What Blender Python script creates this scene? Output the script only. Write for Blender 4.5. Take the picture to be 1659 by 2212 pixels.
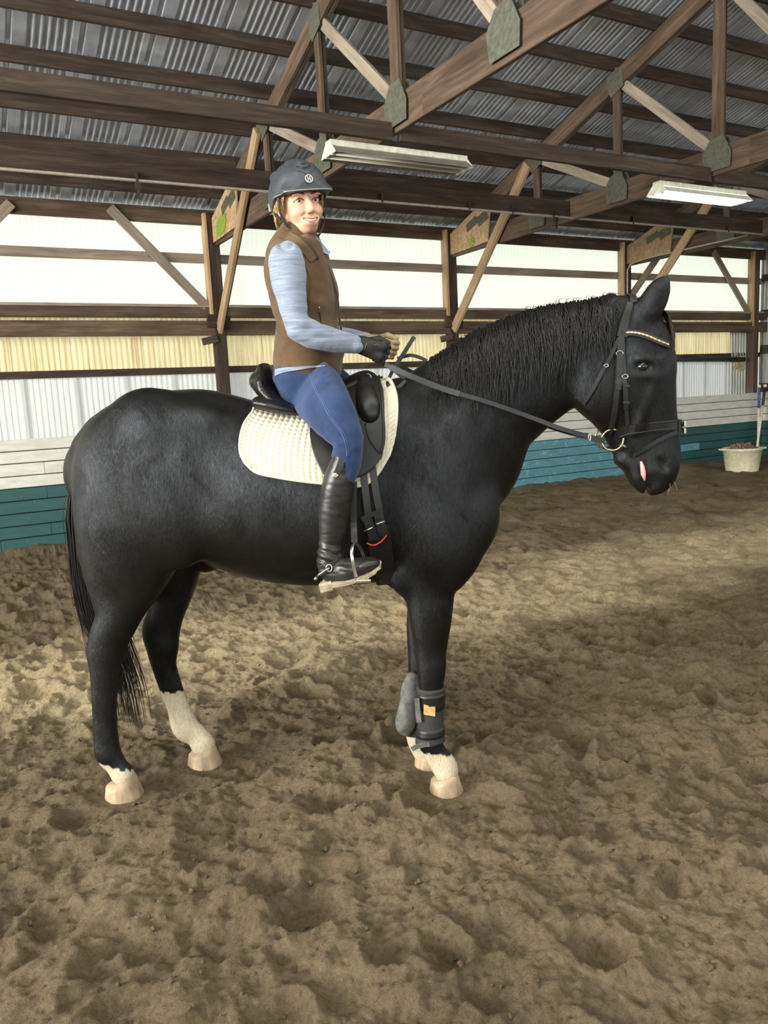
import bpy, math, random
import numpy as np
from mathutils import Vector, Matrix
from mathutils.bvhtree import BVHTree

scene = bpy.context.scene
C = scene.collection
for _o in list(bpy.data.objects):
    bpy.data.objects.remove(_o)
random.seed(7)
RNG = np.random.default_rng(11)

# ------------------------------------------------------------------ camera
# World frame: X runs along the long arena wall, Y towards it, Z up, metres.
cam_d = bpy.data.cameras.new('camera')
cam = bpy.data.objects.new('camera', cam_d)
C.objects.link(cam)
cam_d.sensor_fit = 'VERTICAL'
cam_d.sensor_height = 24.0
cam_d.lens = 24.0 * 1690.6 / 2212.0
cam_d.clip_start = 0.05
cam_d.clip_end = 200
CAM_R = Matrix(((0.87200512, 0.11377041, -0.47609176),
                (-0.48712286, 0.10601939, -0.86687439),
                (-0.0481497, 0.98783409, 0.14786962)))
cam.matrix_world = Matrix.Translation((0, 0, 1.59)) @ CAM_R.to_4x4()
scene.camera = cam

# ------------------------------------------------------------------ daylight
world = bpy.data.worlds.new('overcast_sky')
scene.world = world
world.use_nodes = True
_bg = world.node_tree.nodes['Background']
_bg.inputs[0].default_value = (0.93, 0.97, 1.0, 1)
_bg.inputs[1].default_value = 2.5


def area_light(name, loc, rot, sx, sy, power, color):
    l = bpy.data.lights.new(name, 'AREA')
    l.shape = 'RECTANGLE'
    l.size, l.size_y = sx, sy
    l.energy = power
    l.color = color
    o = bpy.data.objects.new(name, l)
    o.location = loc
    o.rotation_euler = rot
    C.objects.link(o)
    return o


# daylight by the near window band; unseen ridge skylight added to brighten the ground
area_light('added_ridge_light', (3.0, -0.6, 6.25), (math.radians(-8), 0, 0), 26, 2.6, 1300, (1.0, 0.97, 0.9))
area_light('near_window_daylight', (2.0, -7.95, 3.0), (math.radians(80), 0, 0), 26, 1.9, 900, (0.93, 0.97, 1.0))
area_light('left_end_daylight', (-10.8, 2.6, 3.6), (0, math.radians(-82), 0), 4.2, 8.5, 4000, (1.0, 0.98, 0.93))  # light from the left end; unseen high window added there for a steeper angle

vs = scene.view_settings
vs.view_transform = 'Standard'
vs.look = 'None'
vs.exposure = 0.0
vs.gamma = 1.0
vs.use_curve_mapping = False
scene.cycles.use_denoising = True
scene.cycles.max_bounces = 8
scene.cycles.diffuse_bounces = 5
scene.cycles.sample_clamp_indirect = 8.0


# ------------------------------------------------------------------ helpers
def link(o, parent=None):
    C.objects.link(o)
    if parent is not None:
        o.parent = parent
    return o


def tag(o, label=None, cat=None, group=None, kind=None):
    if label: o['label'] = label
    if cat: o['category'] = cat
    if group: o['group'] = group
    if kind: o['kind'] = kind
    return o


def empty(name, loc=(0, 0, 0), rz=0.0, parent=None):
    o = bpy.data.objects.new(name, None)
    o.empty_display_size = 0.2
    o.location = loc
    o.rotation_euler = (0, 0, rz)
    return link(o, parent)


def mesh_from(name, verts, faces, smooth=False):
    me = bpy.data.meshes.new(name)
    me.from_pydata([tuple(map(float, v)) for v in verts], [], [tuple(map(int, f)) for f in faces])
    if smooth:
        me.shade_smooth()
    me.update()
    return me


def mobj(name, me, mat, parent=None):
    o = bpy.data.objects.new(name, me)
    if mat is not None and len(me.materials) == 0:
        me.materials.append(mat)
    return link(o, parent)


class MB:
    """collects simple shapes into one mesh"""
    def __init__(self):
        self.v, self.f = [], []

    def add(self, verts, faces):
        n = len(self.v)
        self.v += [tuple(map(float, p)) for p in verts]
        self.f += [tuple(i + n for i in q) for q in faces]
        return self

    def box(self, c, s, rot=None, bev=0.0):
        c = Vector(c)
        hx, hy, hz = s[0] / 2, s[1] / 2, s[2] / 2
        R = rot if rot is not None else Matrix.Identity(3)
        if bev <= 0:
            vs_ = [c + R @ Vector((sx * hx, sy * hy, sz * hz)) for sx in (-1, 1) for sy in (-1, 1) for sz in (-1, 1)]
            return self.add(vs_, [(0, 1, 3, 2), (4, 6, 7, 5), (0, 4, 5, 1), (2, 3, 7, 6), (0, 2, 6, 4), (1, 5, 7, 3)])
        # chamfered along the local x edges
        b = bev
        prof = [(-hy + b, -hz), (hy - b, -hz), (hy, -hz + b), (hy, hz - b), (hy - b, hz), (-hy + b, hz), (-hy, hz - b), (-hy, -hz + b)]
        vs_ = [c + R @ Vector((sx * hx, y, z)) for sx in (-1, 1) for y, z in prof]
        fs = [(i, (i + 1) % 8, 8 + (i + 1) % 8, 8 + i) for i in range(8)]
        fs += [tuple(range(7, -1, -1)), tuple(range(8, 16))]
        return self.add(vs_, fs)

    def tube(self, pts, r, n=8, cap=True, sx=1.0, closed=False):
        pts = [Vector(p) for p in pts]
        m = len(pts)
        rs = r if hasattr(r, '__len__') else [r] * m
        vs_, fs = [], []
        up = None
        for i, p in enumerate(pts):
            if closed:
                t = pts[(i + 1) % m] - pts[(i - 1) % m]
            else:
                t = pts[min(i + 1, m - 1)] - pts[max(i - 1, 0)]
            t.normalize()
            if up is None:
                up = Vector((0, 0, 1)) if abs(t.z) < 0.9 else Vector((1, 0, 0))
            a = up - t * up.dot(t)
            a.normalize()
            up = a
            b = t.cross(a)
            for k in range(n):
                an = 2 * math.pi * k / n
                vs_.append(p + (a * math.cos(an) + b * math.sin(an) * sx) * rs[i])
        seg = m if closed else m - 1
        for i in range(seg):
            j = (i + 1) % m
            for k in range(n):
                k2 = (k + 1) % n
                fs.append((i * n + k, i * n + k2, j * n + k2, j * n + k))
        if cap and not closed:
            fs.append(tuple(range(n - 1, -1, -1)))
            fs.append(tuple((m - 1) * n + k for k in range(n)))
        return self.add(vs_, fs)

    def rings(self, rings, cap=(True, True)):
        n = len(rings[0])
        vs_ = [p for r in rings for p in r]
        fs = []
        for i in range(len(rings) - 1):
            for k in range(n):
                k2 = (k + 1) % n
                fs.append((i * n + k, i * n + k2, (i + 1) * n + k2, (i + 1) * n + k))
        if cap[0]: fs.append(tuple(range(n - 1, -1, -1)))
        if cap[1]: fs.append(tuple((len(rings) - 1) * n + k for k in range(n)))
        return self.add(vs_, fs)

    def lathe(self, prof, c=(0, 0, 0), n=24):
        c = Vector(c)
        rings = [[c + Vector((r * math.cos(2 * math.pi * k / n), r * math.sin(2 * math.pi * k / n), z)) for k in range(n)] for r, z in prof]
        return self.rings(rings)

    def build(self, name, mat, parent=None, smooth=False, sub=0):
        me = mesh_from(name, self.v, self.f, smooth)
        o = mobj(name, me, mat, parent)
        if sub:
            m = o.modifiers.new('sub', 'SUBSURF')
            m.levels = m.render_levels = sub
        return o


def frame_x(p0, p1, up=(0, 0, 1)):
    """rotation whose x axis runs from p0 to p1"""
    x = (Vector(p1) - Vector(p0)).normalized()
    u = Vector(up)
    if abs(x.dot(u)) > 0.99:
        u = Vector((0, 1, 0))
    y = u.cross(x).normalized()
    z = x.cross(y)
    return Matrix((x, y, z)).transposed()


def beam(name, p0, p1, wy, wz, mat, parent=None, up=(0, 0, 1), bev=0.004):
    """timber: object x axis along its length, so the wood grain follows it"""
    p0, p1 = Vector(p0), Vector(p1)
    L = (p1 - p0).length
    m = MB().box((0, 0, 0), (L, wy, wz), bev=bev)
    o = m.build(name, mat, parent)
    o.matrix_local = Matrix.Translation((p0 + p1) / 2) @ frame_x(p0, p1, up).to_4x4()
    return o


# ------------------------------------------------------------------ materials
def srgb(r, g, b):
    f = lambda c: (c / 12.92 if c <= 0.04045 else ((c + 0.055) / 1.055) ** 2.4)
    return (f(r / 255), f(g / 255), f(b / 255), 1.0)


def new_mat(name):
    m = bpy.data.materials.new(name)
    m.use_nodes = True
    nt = m.node_tree
    return m, nt, nt.nodes['Principled BSDF']


def node(nt, typ, **kw):
    n = nt.nodes.new(typ)
    for k, v in kw.items():
        if isinstance(k, str) and hasattr(n, k):
            setattr(n, k, v)
    return n


def mapping(nt, coord='Object', scale=(1, 1, 1), loc=(0, 0, 0), rnd=False):
    tc = nt.nodes.new('ShaderNodeTexCoord')
    mp = nt.nodes.new('ShaderNodeMapping')
    mp.inputs['Scale'].default_value = scale
    mp.inputs['Location'].default_value = loc
    nt.links.new(tc.outputs[coord], mp.inputs['Vector'])
    if rnd:
        oi = nt.nodes.new('ShaderNodeObjectInfo')
        mu = nt.nodes.new('ShaderNodeMath'); mu.operation = 'MULTIPLY'; mu.inputs[1].default_value = 37.0
        nt.links.new(oi.outputs['Random'], mu.inputs[0])
        nt.links.new(mu.outputs[0], mp.inputs['Location'])
    return mp.outputs['Vector']


def noise(nt, vec, scale=5.0, detail=4.0, rough=0.55, dist=0.0):
    n = nt.nodes.new('ShaderNodeTexNoise')
    n.inputs['Scale'].default_value = scale
    n.inputs['Detail'].default_value = detail
    n.inputs['Roughness'].default_value = rough
    n.inputs['Distortion'].default_value = dist
    nt.links.new(vec, n.inputs['Vector'])
    return n.outputs['Fac']


def ramp(nt, fac, stops):
    r = nt.nodes.new('ShaderNodeValToRGB')
    el = r.color_ramp.elements
    while len(el) < len(stops):
        el.new(0.5)
    for e, (p, c) in zip(el, stops):
        e.position = p
        e.color = c if len(c) == 4 else (*c, 1)
    nt.links.new(fac, r.inputs['Fac'])
    return r.outputs['Color']


def mix(nt, fac, a, b, mode='MIX'):
    m = nt.nodes.new('ShaderNodeMix')
    m.data_type = 'RGBA'
    m.blend_type = mode
    for sock, v in ((m.inputs[0], fac), (m.inputs[6], a), (m.inputs[7], b)):
        if isinstance(v, (int, float)):
            sock.default_value = v
        elif isinstance(v, tuple):
            sock.default_value = v if len(v) == 4 else (*v, 1)
        else:
            nt.links.new(v, sock)
    return m.outputs[2]


def bump(nt, bsdf, height, strength=0.3, dist=0.01):
    b = nt.nodes.new('ShaderNodeBump')
    b.inputs['Strength'].default_value = strength
    b.inputs['Distance'].default_value = dist
    nt.links.new(height, b.inputs['Height'])
    nt.links.new(b.outputs['Normal'], bsdf.inputs['Normal'])
    return b


def simple(name, col, rough=0.6, metal=0.0, var=0.12, scale=20.0, bstr=0.0, stretch=(1, 1, 1), coat=0.0, spec=0.5, sheen=0.0):
    m, nt, p = new_mat(name)
    v = mapping(nt, 'Object', stretch)
    n = noise(nt, v, scale, 5)
    lo = tuple(max(0, c * (1 - var * 2)) for c in col[:3])
    hi = tuple(min(1, c * (1 + var * 2)) for c in col[:3])
    nt.links.new(ramp(nt, n, [(0.3, lo), (0.7, hi)]), p.inputs['Base Color'])
    p.inputs['Roughness'].default_value = rough
    p.inputs['Metallic'].default_value = metal
    p.inputs['Specular IOR Level'].default_value = spec
    if coat:
        p.inputs['Coat Weight'].default_value = coat
        p.inputs['Coat Roughness'].default_value = 0.15
    if sheen:
        p.inputs['Sheen Weight'].default_value = sheen
        p.inputs['Sheen Roughness'].default_value = 0.4
    if bstr:
        bump(nt, p, n, bstr, 0.004)
    return m


def wood(name, dark, mid, light, stain=0.5, rough=0.8):
    """rough sawn timber, grain along object x, a different cut for every piece"""
    m, nt, p = new_mat(name)
    v = mapping(nt, 'Object', (0.7, 9, 9), rnd=True)
    g = noise(nt, v, 2.2, 7, 0.68, 0.5)
    col = ramp(nt, g, [(0.28, dark), (0.5, mid), (0.72, light)])
    v2 = mapping(nt, 'Object', (1, 2.2, 2.2), rnd=True)
    s = noise(nt, v2, 1.6, 5, 0.6)
    st = ramp(nt, s, [(0.34, (0.38, 0.34, 0.31, 1)), (0.6, (1, 1, 1, 1))])
    col = mix(nt, stain, col, st, 'MULTIPLY')
    oi = nt.nodes.new('ShaderNodeObjectInfo')
    rr = ramp(nt, oi.outputs['Random'], [(0.0, (0.78, 0.76, 0.75, 1)), (1.0, (1.08, 1.06, 1.02, 1))])
    col = mix(nt, 1.0, col, rr, 'MULTIPLY')
    nt.links.new(col, p.inputs['Base Color'])
    p.inputs['Roughness'].default_value = rough
    p.inputs['Specular IOR Level'].default_value = 0.25
    bump(nt, p, g, 0.35, 0.004)
    return m


M = {}
M['timber'] = wood('weathered_timber', srgb(70, 58, 49), srgb(96, 80, 68), srgb(126, 107, 91))
M['timber_pale'] = wood('pale_timber', srgb(150, 122, 92), srgb(184, 156, 122), srgb(208, 184, 150), 0.3)
M['timber_dark'] = wood('dark_timber', srgb(48, 40, 35), srgb(70, 59, 51), srgb(98, 84, 72))
M['timber_grey_haze'] = wood('grey_timber_haze', srgb(124, 112, 100), srgb(160, 148, 134), srgb(184, 172, 158), 0.3)  # grey wood, lightened in colour to carry flare from the bright windows
M['gusset'] = simple('galvanised_gusset_plate', srgb(100, 100, 88)[:3], 0.6, 0.4, 0.15, 30)
M['steel'] = simple('steel', srgb(190, 188, 176)[:3], 0.28, 1.0, 0.05, 40)
M['black_metal'] = simple('black_metal', srgb(45, 40, 36)[:3], 0.5, 0.3, 0.1, 30)

# spots where something stands, levelled in the sand: (x, y, radius, height)
FLAT_SPOTS = [(0.463, 3.25, 0.14, -0.01), (1.602, 2.504, 0.14, -0.01), (0.845, 3.341, 0.14, -0.01), (1.66, 2.74, 0.13, -0.01), (12.05, 8.85, 0.5, -0.02)]


# ------------------------------------------------------------------ arena materials
def translucent(name, cols, trans, scale=(1, 1, 1), nscale=3.0, streak=None, gloss=0.08):
    """fibreglass sheet: daylight from behind shines through it"""
    m, nt, p = new_mat(name)
    out = nt.nodes['Material Output']
    v = mapping(nt, 'Object', scale, rnd=True)
    n = noise(nt, v, nscale, 5, 0.6)
    col = ramp(nt, n, cols)
    if streak:
        v2 = mapping(nt, 'Object', streak[0], rnd=True)
        s = noise(nt, v2, streak[1], 4, 0.65)
        col = mix(nt, ramp(nt, s, [(streak[2], (0, 0, 0, 1)), (streak[3], (1, 1, 1, 1))]), col, streak[4])
    tr = nt.nodes.new('ShaderNodeBsdfTranslucent')
    nt.links.new(col, tr.inputs['Color'])
    nt.links.new(col, p.inputs['Base Color'])
    p.inputs['Roughness'].default_value = 0.6
    p.inputs['Specular IOR Level'].default_value = 0.2
    mx = nt.nodes.new('ShaderNodeMixShader')
    mx.inputs[0].default_value = trans
    nt.links.new(p.outputs[0], mx.inputs[1])
    nt.links.new(tr.outputs[0], mx.inputs[2])
    nt.links.new(mx.outputs[0], out.inputs['Surface'])
    return m


M['window_sheet'] = translucent('window_fibreglass', [(0.3, srgb(219, 222, 204)), (0.7, srgb(223, 226, 208))], 0.5)
M['yellow_sheet'] = translucent('yellowed_fibreglass', [(0.3, srgb(205, 188, 140)), (0.7, srgb(226, 214, 176))], 0.3,
                                (3, 3, 0.4), 4.0, ((16, 16, 0.3), 3.0, 0.52, 0.75, srgb(150, 110, 60)))
M['white_sheet'] = translucent('white_wall_sheet', [(0.3, srgb(204, 207, 203)), (0.7, srgb(218, 220, 216))], 0.12,
                               (4, 4, 0.5), 3.0, ((10, 10, 0.4), 3.0, 0.55, 0.85, srgb(186, 186, 180)))
M['end_sheet'] = simple('end_wall_sheet', srgb(176, 178, 170)[:3], 0.5, 0.1, 0.12, 6, 0, (6, 6, 0.5))


def painted(name, base, worn, amount, rough=0.6):
    m, nt, p = new_mat(name)
    v = mapping(nt, 'Object', (1.5, 6, 6), rnd=True)
    n1 = noise(nt, v, 3.0, 6, 0.65)
    n2 = noise(nt, mapping(nt, 'Object', (2.5, 5, 5), (3, 1, 2), True), 4.0, 8, 0.75)
    col = ramp(nt, n1, [(0.3, tuple(c * 0.82 for c in base[:3])), (0.7, tuple(min(1, c * 1.12) for c in base[:3]))])
    f = ramp(nt, n2, [(1 - amount - 0.04, (0, 0, 0, 1)), (1 - amount, (1, 1, 1, 1))])
    col = mix(nt, f, col, worn)
    nt.links.new(col, p.inputs['Base Color'])
    p.inputs['Roughness'].default_value = rough
    bump(nt, p, n1, 0.25, 0.003)
    return m


M['white_paint'] = painted('white_board_paint', srgb(206, 204, 195), srgb(150, 143, 130), 0.31)
M['teal_paint'] = painted('teal_board_paint', srgb(38, 80, 80), srgb(104, 132, 130), 0.33)
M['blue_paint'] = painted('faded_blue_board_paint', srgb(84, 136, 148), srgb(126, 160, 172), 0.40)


def roof_metal():
    m, nt, p = new_mat('galvanised_roof_sheet')
    n = noise(nt, mapping(nt, 'Object', (14, 1, 1), rnd=True), 1.5, 5, 0.6)
    n2 = noise(nt, mapping(nt, 'Object', (2, 2, 2), rnd=True), 2.0, 5, 0.65)
    col = ramp(nt, n, [(0.3, srgb(178, 184, 196)), (0.7, srgb(198, 204, 216))])
    col = mix(nt, ramp(nt, n2, [(0.4, (0, 0, 0, 1)), (0.75, (0.6, 0.6, 0.6, 1))]), col, srgb(140, 138, 136))
    nt.links.new(col, p.inputs['Base Color'])
    p.inputs['Metallic'].default_value = 0.3
    p.inputs['Roughness'].default_value = 0.36
    return m


M['roof'] = roof_metal()

# ------------------------------------------------------------------ arena shell
XL, XR = -11.0, 14.15      # end walls
YW, YN = 10.1, -8.2        # far and near long walls
RIDGE = 0.95
SL = 0.325                 # roof pitch


def roof_z(y):             # underside line of the purlins
    d = y if y >= RIDGE else 2 * RIDGE - y
    return 3.91 + SL * (9.85 - d)


def corrugated(xs, depth):
    """cross section heights for positions xs, trapezoid like ribs"""
    return depth


def sheet_mesh(name, profile, a, b, thick=0.0):
    """corrugated sheet: profile is [(u, off)], a(u, off) and b(u, off) give its two ends"""
    vs_, fs = [], []
    n = len(profile)
    for u, o in profile: vs_.append(a(u, o))
    for u, o in profile: vs_.append(b(u, o))
    for i in range(n - 1): fs.append((i, i + 1, n + i + 1, n + i))
    return mesh_from(name, vs_, fs)


def rib_profile(width, pitch, depth, duty=0.5):
    out = []
    n = max(1, int(round(width / pitch)))
    p = width / n
    for i in range(n):
        u = i * p
        out += [(u, 0), (u + p * 0.25, 0), (u + p * 0.4, depth), (u + p * 0.75, depth), (u + p * 0.9, 0)]
    out.append((width, 0))
    return out


wall = empty('wall_far', (0, YW, 0))
tag(wall, kind='structure')

# horizontal kickboards, each plank its own piece
zs_white = [0.727, 0.867, 1.012, 1.152, 1.29]
zs_teal = [-0.06, 0.146, 0.29, 0.434, 0.58, 0.727]
MB().box(((XL + XR) / 2, -0.155, 0.6), (XR - XL, 0.02, 1.34)).build('board_backing', M['timber_dark'], wall)  # dark sheet added behind the boards to stop sky light leaking through gaps
xb = [-10.9, -6.9, -3.3, 0.9, 4.9, 8.2, 11.6, 14.1]
for rows, mt in ((zs_white, 'white_paint'), (zs_teal, 'teal_paint')):
    for r, (z0, z1) in enumerate(zip(rows[:-1], rows[1:])):
        off = 0.55 * ((r * 7) % 3)
        cuts = [xb[0]] + [x + off - 0.5 for x in xb[1:-1]] + [xb[-1]]
        for x0, x1 in zip(cuts[:-1], cuts[1:]):
            dy = random.uniform(-0.004, 0.004)
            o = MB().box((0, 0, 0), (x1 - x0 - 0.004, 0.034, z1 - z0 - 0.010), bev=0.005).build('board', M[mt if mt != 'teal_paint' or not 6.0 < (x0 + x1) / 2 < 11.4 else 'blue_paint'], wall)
            o.location = ((x0 + x1) / 2, -0.185 + dy, (z0 + z1) / 2)

# sheets of the wall, 0.587 m wide, in three tiers
SW = 0.587
prof_w = rib_profile(SW, 0.065, 0.014)
tiers = [('white_panel', 1.24, 2.02, 'white_sheet', 0.0), ('yellowed_panel', 2.02, 2.72, 'yellow_sheet', 0.02), ('window_panel', 2.66, 3.94, 'window_sheet', 0.05)]
for nm, z0, z1, mt, dy in tiers:
    me = sheet_mesh(nm, rib_profile(SW, 0.065, {'window_panel': 0.006, 'white_panel': 0.005}.get(nm, 0.012)), lambda u, o: (u, -o, z0), lambda u, o: (u, -o, z1))
    me.materials.append(M[mt])
    k = 0
    x = 0.83 - SW * 20
    while x < XR - 0.05:
        o = bpy.data.objects.new(nm, me)
        link(o, wall)
        o.location = (x, dy + 0.02, 0)
        x += SW
# the newer metal sheets by the corner
for i in range(2):
    me = sheet_mesh('corner_panel', rib_profile(0.4, 0.08, 0.022), lambda u, o: (u, -o, 1.26), lambda u, o: (u, -o, 2.5))
    o = mobj('corner_panel', me, M['end_sheet'], wall)
    o.location = (13.25 + 0.4 * i, -0.012, 0)
# seam strips over the white panels
x = 0.83 - SW * 8
while x < XR - 0.6:
    o = MB().box((0, 0, 0), (0.035, 0.008, 0.7)).build('seam_strip', M['white_sheet'], wall)
    o.location = (x, -0.004, 1.63)
    x += SW
# girts and plates running along the wall (y, z bottom, z top, depth)
for nm, y, z0, z1, d, mt in (('girt', -0.012, 1.975, 2.06, 0.04, 'timber_dark'),
                             ('sill_beam', -0.16, 2.44, 2.625, 0.045, 'timber'),
                             ('sill_girt', -0.08, 2.675, 2.79, 0.14, 'timber'),
                             ('sill_ledge', -0.09, 2.79, 2.825, 0.16, 'timber_grey_haze'),
                             ('window_girt', -0.06, 3.345, 3.457, 0.05, 'timber_grey_haze'),
                             ('eave_plate', -0.09, 3.80, 3.985, 0.05, 'timber')):
    for x0, x1 in ((XL, -4.0), (-4.0, 3.2), (3.2, 10.3), (10.3, XR)):
        beam(nm, (x0 + 0.002, y, (z0 + z1) / 2), (x1 - 0.002, y, (z0 + z1) / 2), d, z1 - z0, M[mt], wall)

POSTS = [-7.5, -3.9, -0.3, 3.2, 6.8, 10.38, 13.78]
for i, px in enumerate(POSTS):
    beam('post', (px, -0.12, 1.2), (px, -0.12, 3.93), 0.14, 0.15, M['timber_dark'] if px != 13.78 else M['timber'], wall, up=(0, 1, 0))
    if px > 2:   # pale side board of the post
        beam('post_board', (px - 0.095, -0.13, 2.55), (px - 0.095, -0.13, 3.93), 0.14, 0.038, M['timber_pale'], wall, up=(1, 0, 0))
# wall braces
for x0, z0, x1, z1 in ((1.98, 3.93, 3.06, 2.80), (0.92, 3.90, -0.2, 2.8), (12.58, 3.90, 13.60, 2.81), (11.2, 3.78, 10.47, 3.02)):
    beam('wall_brace', (x0, -0.135, z0), (x1, -0.135, z1), 0.115, 0.04, M['timber_grey_haze'], wall, up=(0, 1, 0))
# small block and cleats on the posts
for px in POSTS[3:6]:
    beam('cleat', (px - 0.25, -0.20, 2.36), (px - 0.06, -0.20, 2.40), 0.05, 0.09, M['timber_dark'], wall)
    beam('cleat', (px - 0.17, -0.21, 2.62), (px + 0.12, -0.21, 2.60), 0.06, 0.16, M['timber_dark'], wall)

# dark rail with its torn patch near the corner
o = MB().tube([(11.5, YW - 0.10, 1.975), (13.55, YW - 0.10, 1.93)], 0.045, 10).build('wall_pipe', M['black_metal'], None, True)
tag(o, 'dark round rail fixed to the wall sheets by the corner', 'pipe')
m_ = MB()
for _ in range(26):
    m_.box((13.47 + random.uniform(-.13, .13), 0.0 + random.uniform(-.01, .012), 1.88 + random.uniform(-.15, .15)),
           (random.uniform(.04, .10), 0.03, random.uniform(.03, .07)), Matrix.Rotation(random.uniform(-.6, .6), 3, 'Y'))
o = m_.build('foam_patch', simple('insulating_foam', srgb(176, 158, 112)[:3], 0.9, 0, 0.3, 40), None)
o.location = (0, YW - 0.045, 0)
tag(o, 'yellowish crumbled foam patch behind the end of the dark rail', 'foam patch')

# end wall by the corner
we = empty('wall_end', (XR, 0, 0))
tag(we, kind='structure')
for i, y0 in enumerate(np.arange(YN, YW, 0.61)):
    if i >= 25:
        wdt, pit = 0.61, 0.0763
    else:
        wdt, pit = 0.61, 0.1525
    if i >= 26:
        me = sheet_mesh('end_panel', rib_profile(wdt, pit, 0.03), lambda u, o: (-o, u, 1.25), lambda u, o: (-o, u, 4.4))
    else:
        me = sheet_mesh('end_panel', rib_profile(wdt, pit, 0.03), lambda u, o: (-o, u, 1.25), lambda u, o: (-o, u, 6.9))
    o = mobj('end_panel', me, M['end_sheet'], we)
    o.location = (0.0, float(y0), 0)
for z0, z1 in ((2.72, 2.86), (2.03, 2.19), (1.30, 1.46), (3.40, 3.52), (4.2, 4.34)):
    beam('end_girt', (-0.09, YN, (z0 + z1) / 2), (-0.09, YW - 0.1, (z0 + z1) / 2), 0.05, z1 - z0, M['timber_dark'], we)
MB().box((-0.09, (YN + YW) / 2, 0.6), (0.02, YW - YN, 1.34)).build('board_backing', M['timber_dark'], we)  # dark sheet added so no sky light shows between these boards
for rows, mt in ((zs_white, 'white_paint'), (zs_teal, 'teal_paint')):
    for z0, z1 in zip(rows[:-1], rows[1:]):
        for ya, yb in ((YN, -2.0), (-2.0, 4.3), (4.3, YW - 0.06)):
            o = MB().box((0, 0, 0), (yb - ya - 0.004, 0.034, z1 - z0 - 0.010), bev=0.005).build('board', M[mt], we)
            o.rotation_euler = (0, 0, math.pi / 2)
            o.location = (-0.12, (ya + yb) / 2, (z0 + z1) / 2)

# near long wall (behind the photographer) with its window band, and the left end wall
wn = empty('wall_near', (0, YN, 0)); tag(wn, kind='structure')
for nm, z0, z1, mt in (('kickboards', 0, 1.29, 'teal_paint'), ('wall_sheet', 1.29, 2.0, 'white_sheet'), ('window_panel', 2.0, 3.95, 'window_sheet')):
    o = MB().box(((XL + XR) / 2, 0.0, (z0 + z1) / 2), (XR - XL, 0.03, z1 - z0)).build(nm, M[mt], wn)
wl = empty('wall_left', (XL, 0, 0)); tag(wl, kind='structure')
o = MB().box((-.06, (YN + YW) / 2, 0.65), (0.03, YW - YN, 1.29)).build('kickboards', M['teal_paint'], wl)
o = MB().box((-.06, (YN + YW) / 2, 3.4), (0.03, YW - YN, 4.3)).build('window_panel', M['window_sheet'], wl)  # unseen high window, added so the left light falls steeper
o = MB().box((-.06, (YN + YW) / 2, 6.2), (0.03, YW - YN, 1.3)).build('wall_sheet', M['end_sheet'], wl)

# ------------------------------------------------------------------ roof
roof = empty('ceiling', (0, 0, 0)); tag(roof, kind='structure')
RS = 0.583
PUR = 0.14                # purlin height


def roof_profile():
    pts = [(0.0, 0.024), (0.014, 0.024), (0.026, 0.0), (0.13, 0.0)]
    for i in range(6):
        u = 0.135 + i * 0.063
        pts += [(u, 0.0), (u + 0.024, 0.026), (u + 0.030, 0.026), (u + 0.054, 0.0)]
    pts += [(0.555, 0.0), (0.569, 0.024), (0.583, 0.024)]
    return pts


rp = roof_profile()
zt = PUR / math.cos(math.atan(SL)) + 0.004


def ra(u, o): return (u, YW + 0.07, roof_z(YW + 0.07) + zt + o)
def rb(u, o): return (u, RIDGE + 0.02, roof_z(RIDGE + 0.02) + zt + o)


me_r = sheet_mesh('roof_sheet', rp, ra, rb)
me_r.materials.append(M['roof'])
x = 0.84 - RS * 20
while x < XR:
    link(bpy.data.objects.new('roof_sheet', me_r), roof).location = (x, 0, 0)
    x += RS
# near slope: sheets with an unseen skylight strip added beside the ridge for light
o = MB().add([(XL, RIDGE - 3.2, roof_z(RIDGE - 3.2) + zt), (XR, RIDGE - 3.2, roof_z(RIDGE - 3.2) + zt), (XR, YN - .3, roof_z(YN - .3) + zt), (XL, YN - .3, roof_z(YN - .3) + zt)], [(0, 1, 2, 3)]).build('near_roof_sheet', M['roof'], roof)
o = MB().add([(XL, RIDGE, roof_z(RIDGE) + zt), (XR, RIDGE, roof_z(RIDGE) + zt), (XR, RIDGE - 3.2, roof_z(RIDGE - 3.2) + zt), (XL, RIDGE - 3.2, roof_z(RIDGE - 3.2) + zt)], [(0, 1, 2, 3)]).build('added_skylight_panel', M['window_sheet'], roof)
ang = math.atan(SL)
for i in range(16):
    y = 9.51 - 0.572 * i + 0.02
    if y < RIDGE + .1: break
    for x0, x1 in ((XL, -4.0), (-4.0, 3.22), (3.22, 10.4), (10.4, XR)):
        b = beam('purlin', (x0 + .003, y, roof_z(y) + PUR / 2), (x1 - .003, y, roof_z(y) + PUR / 2), 0.04, PUR, M['timber_dark'], roof)

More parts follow.
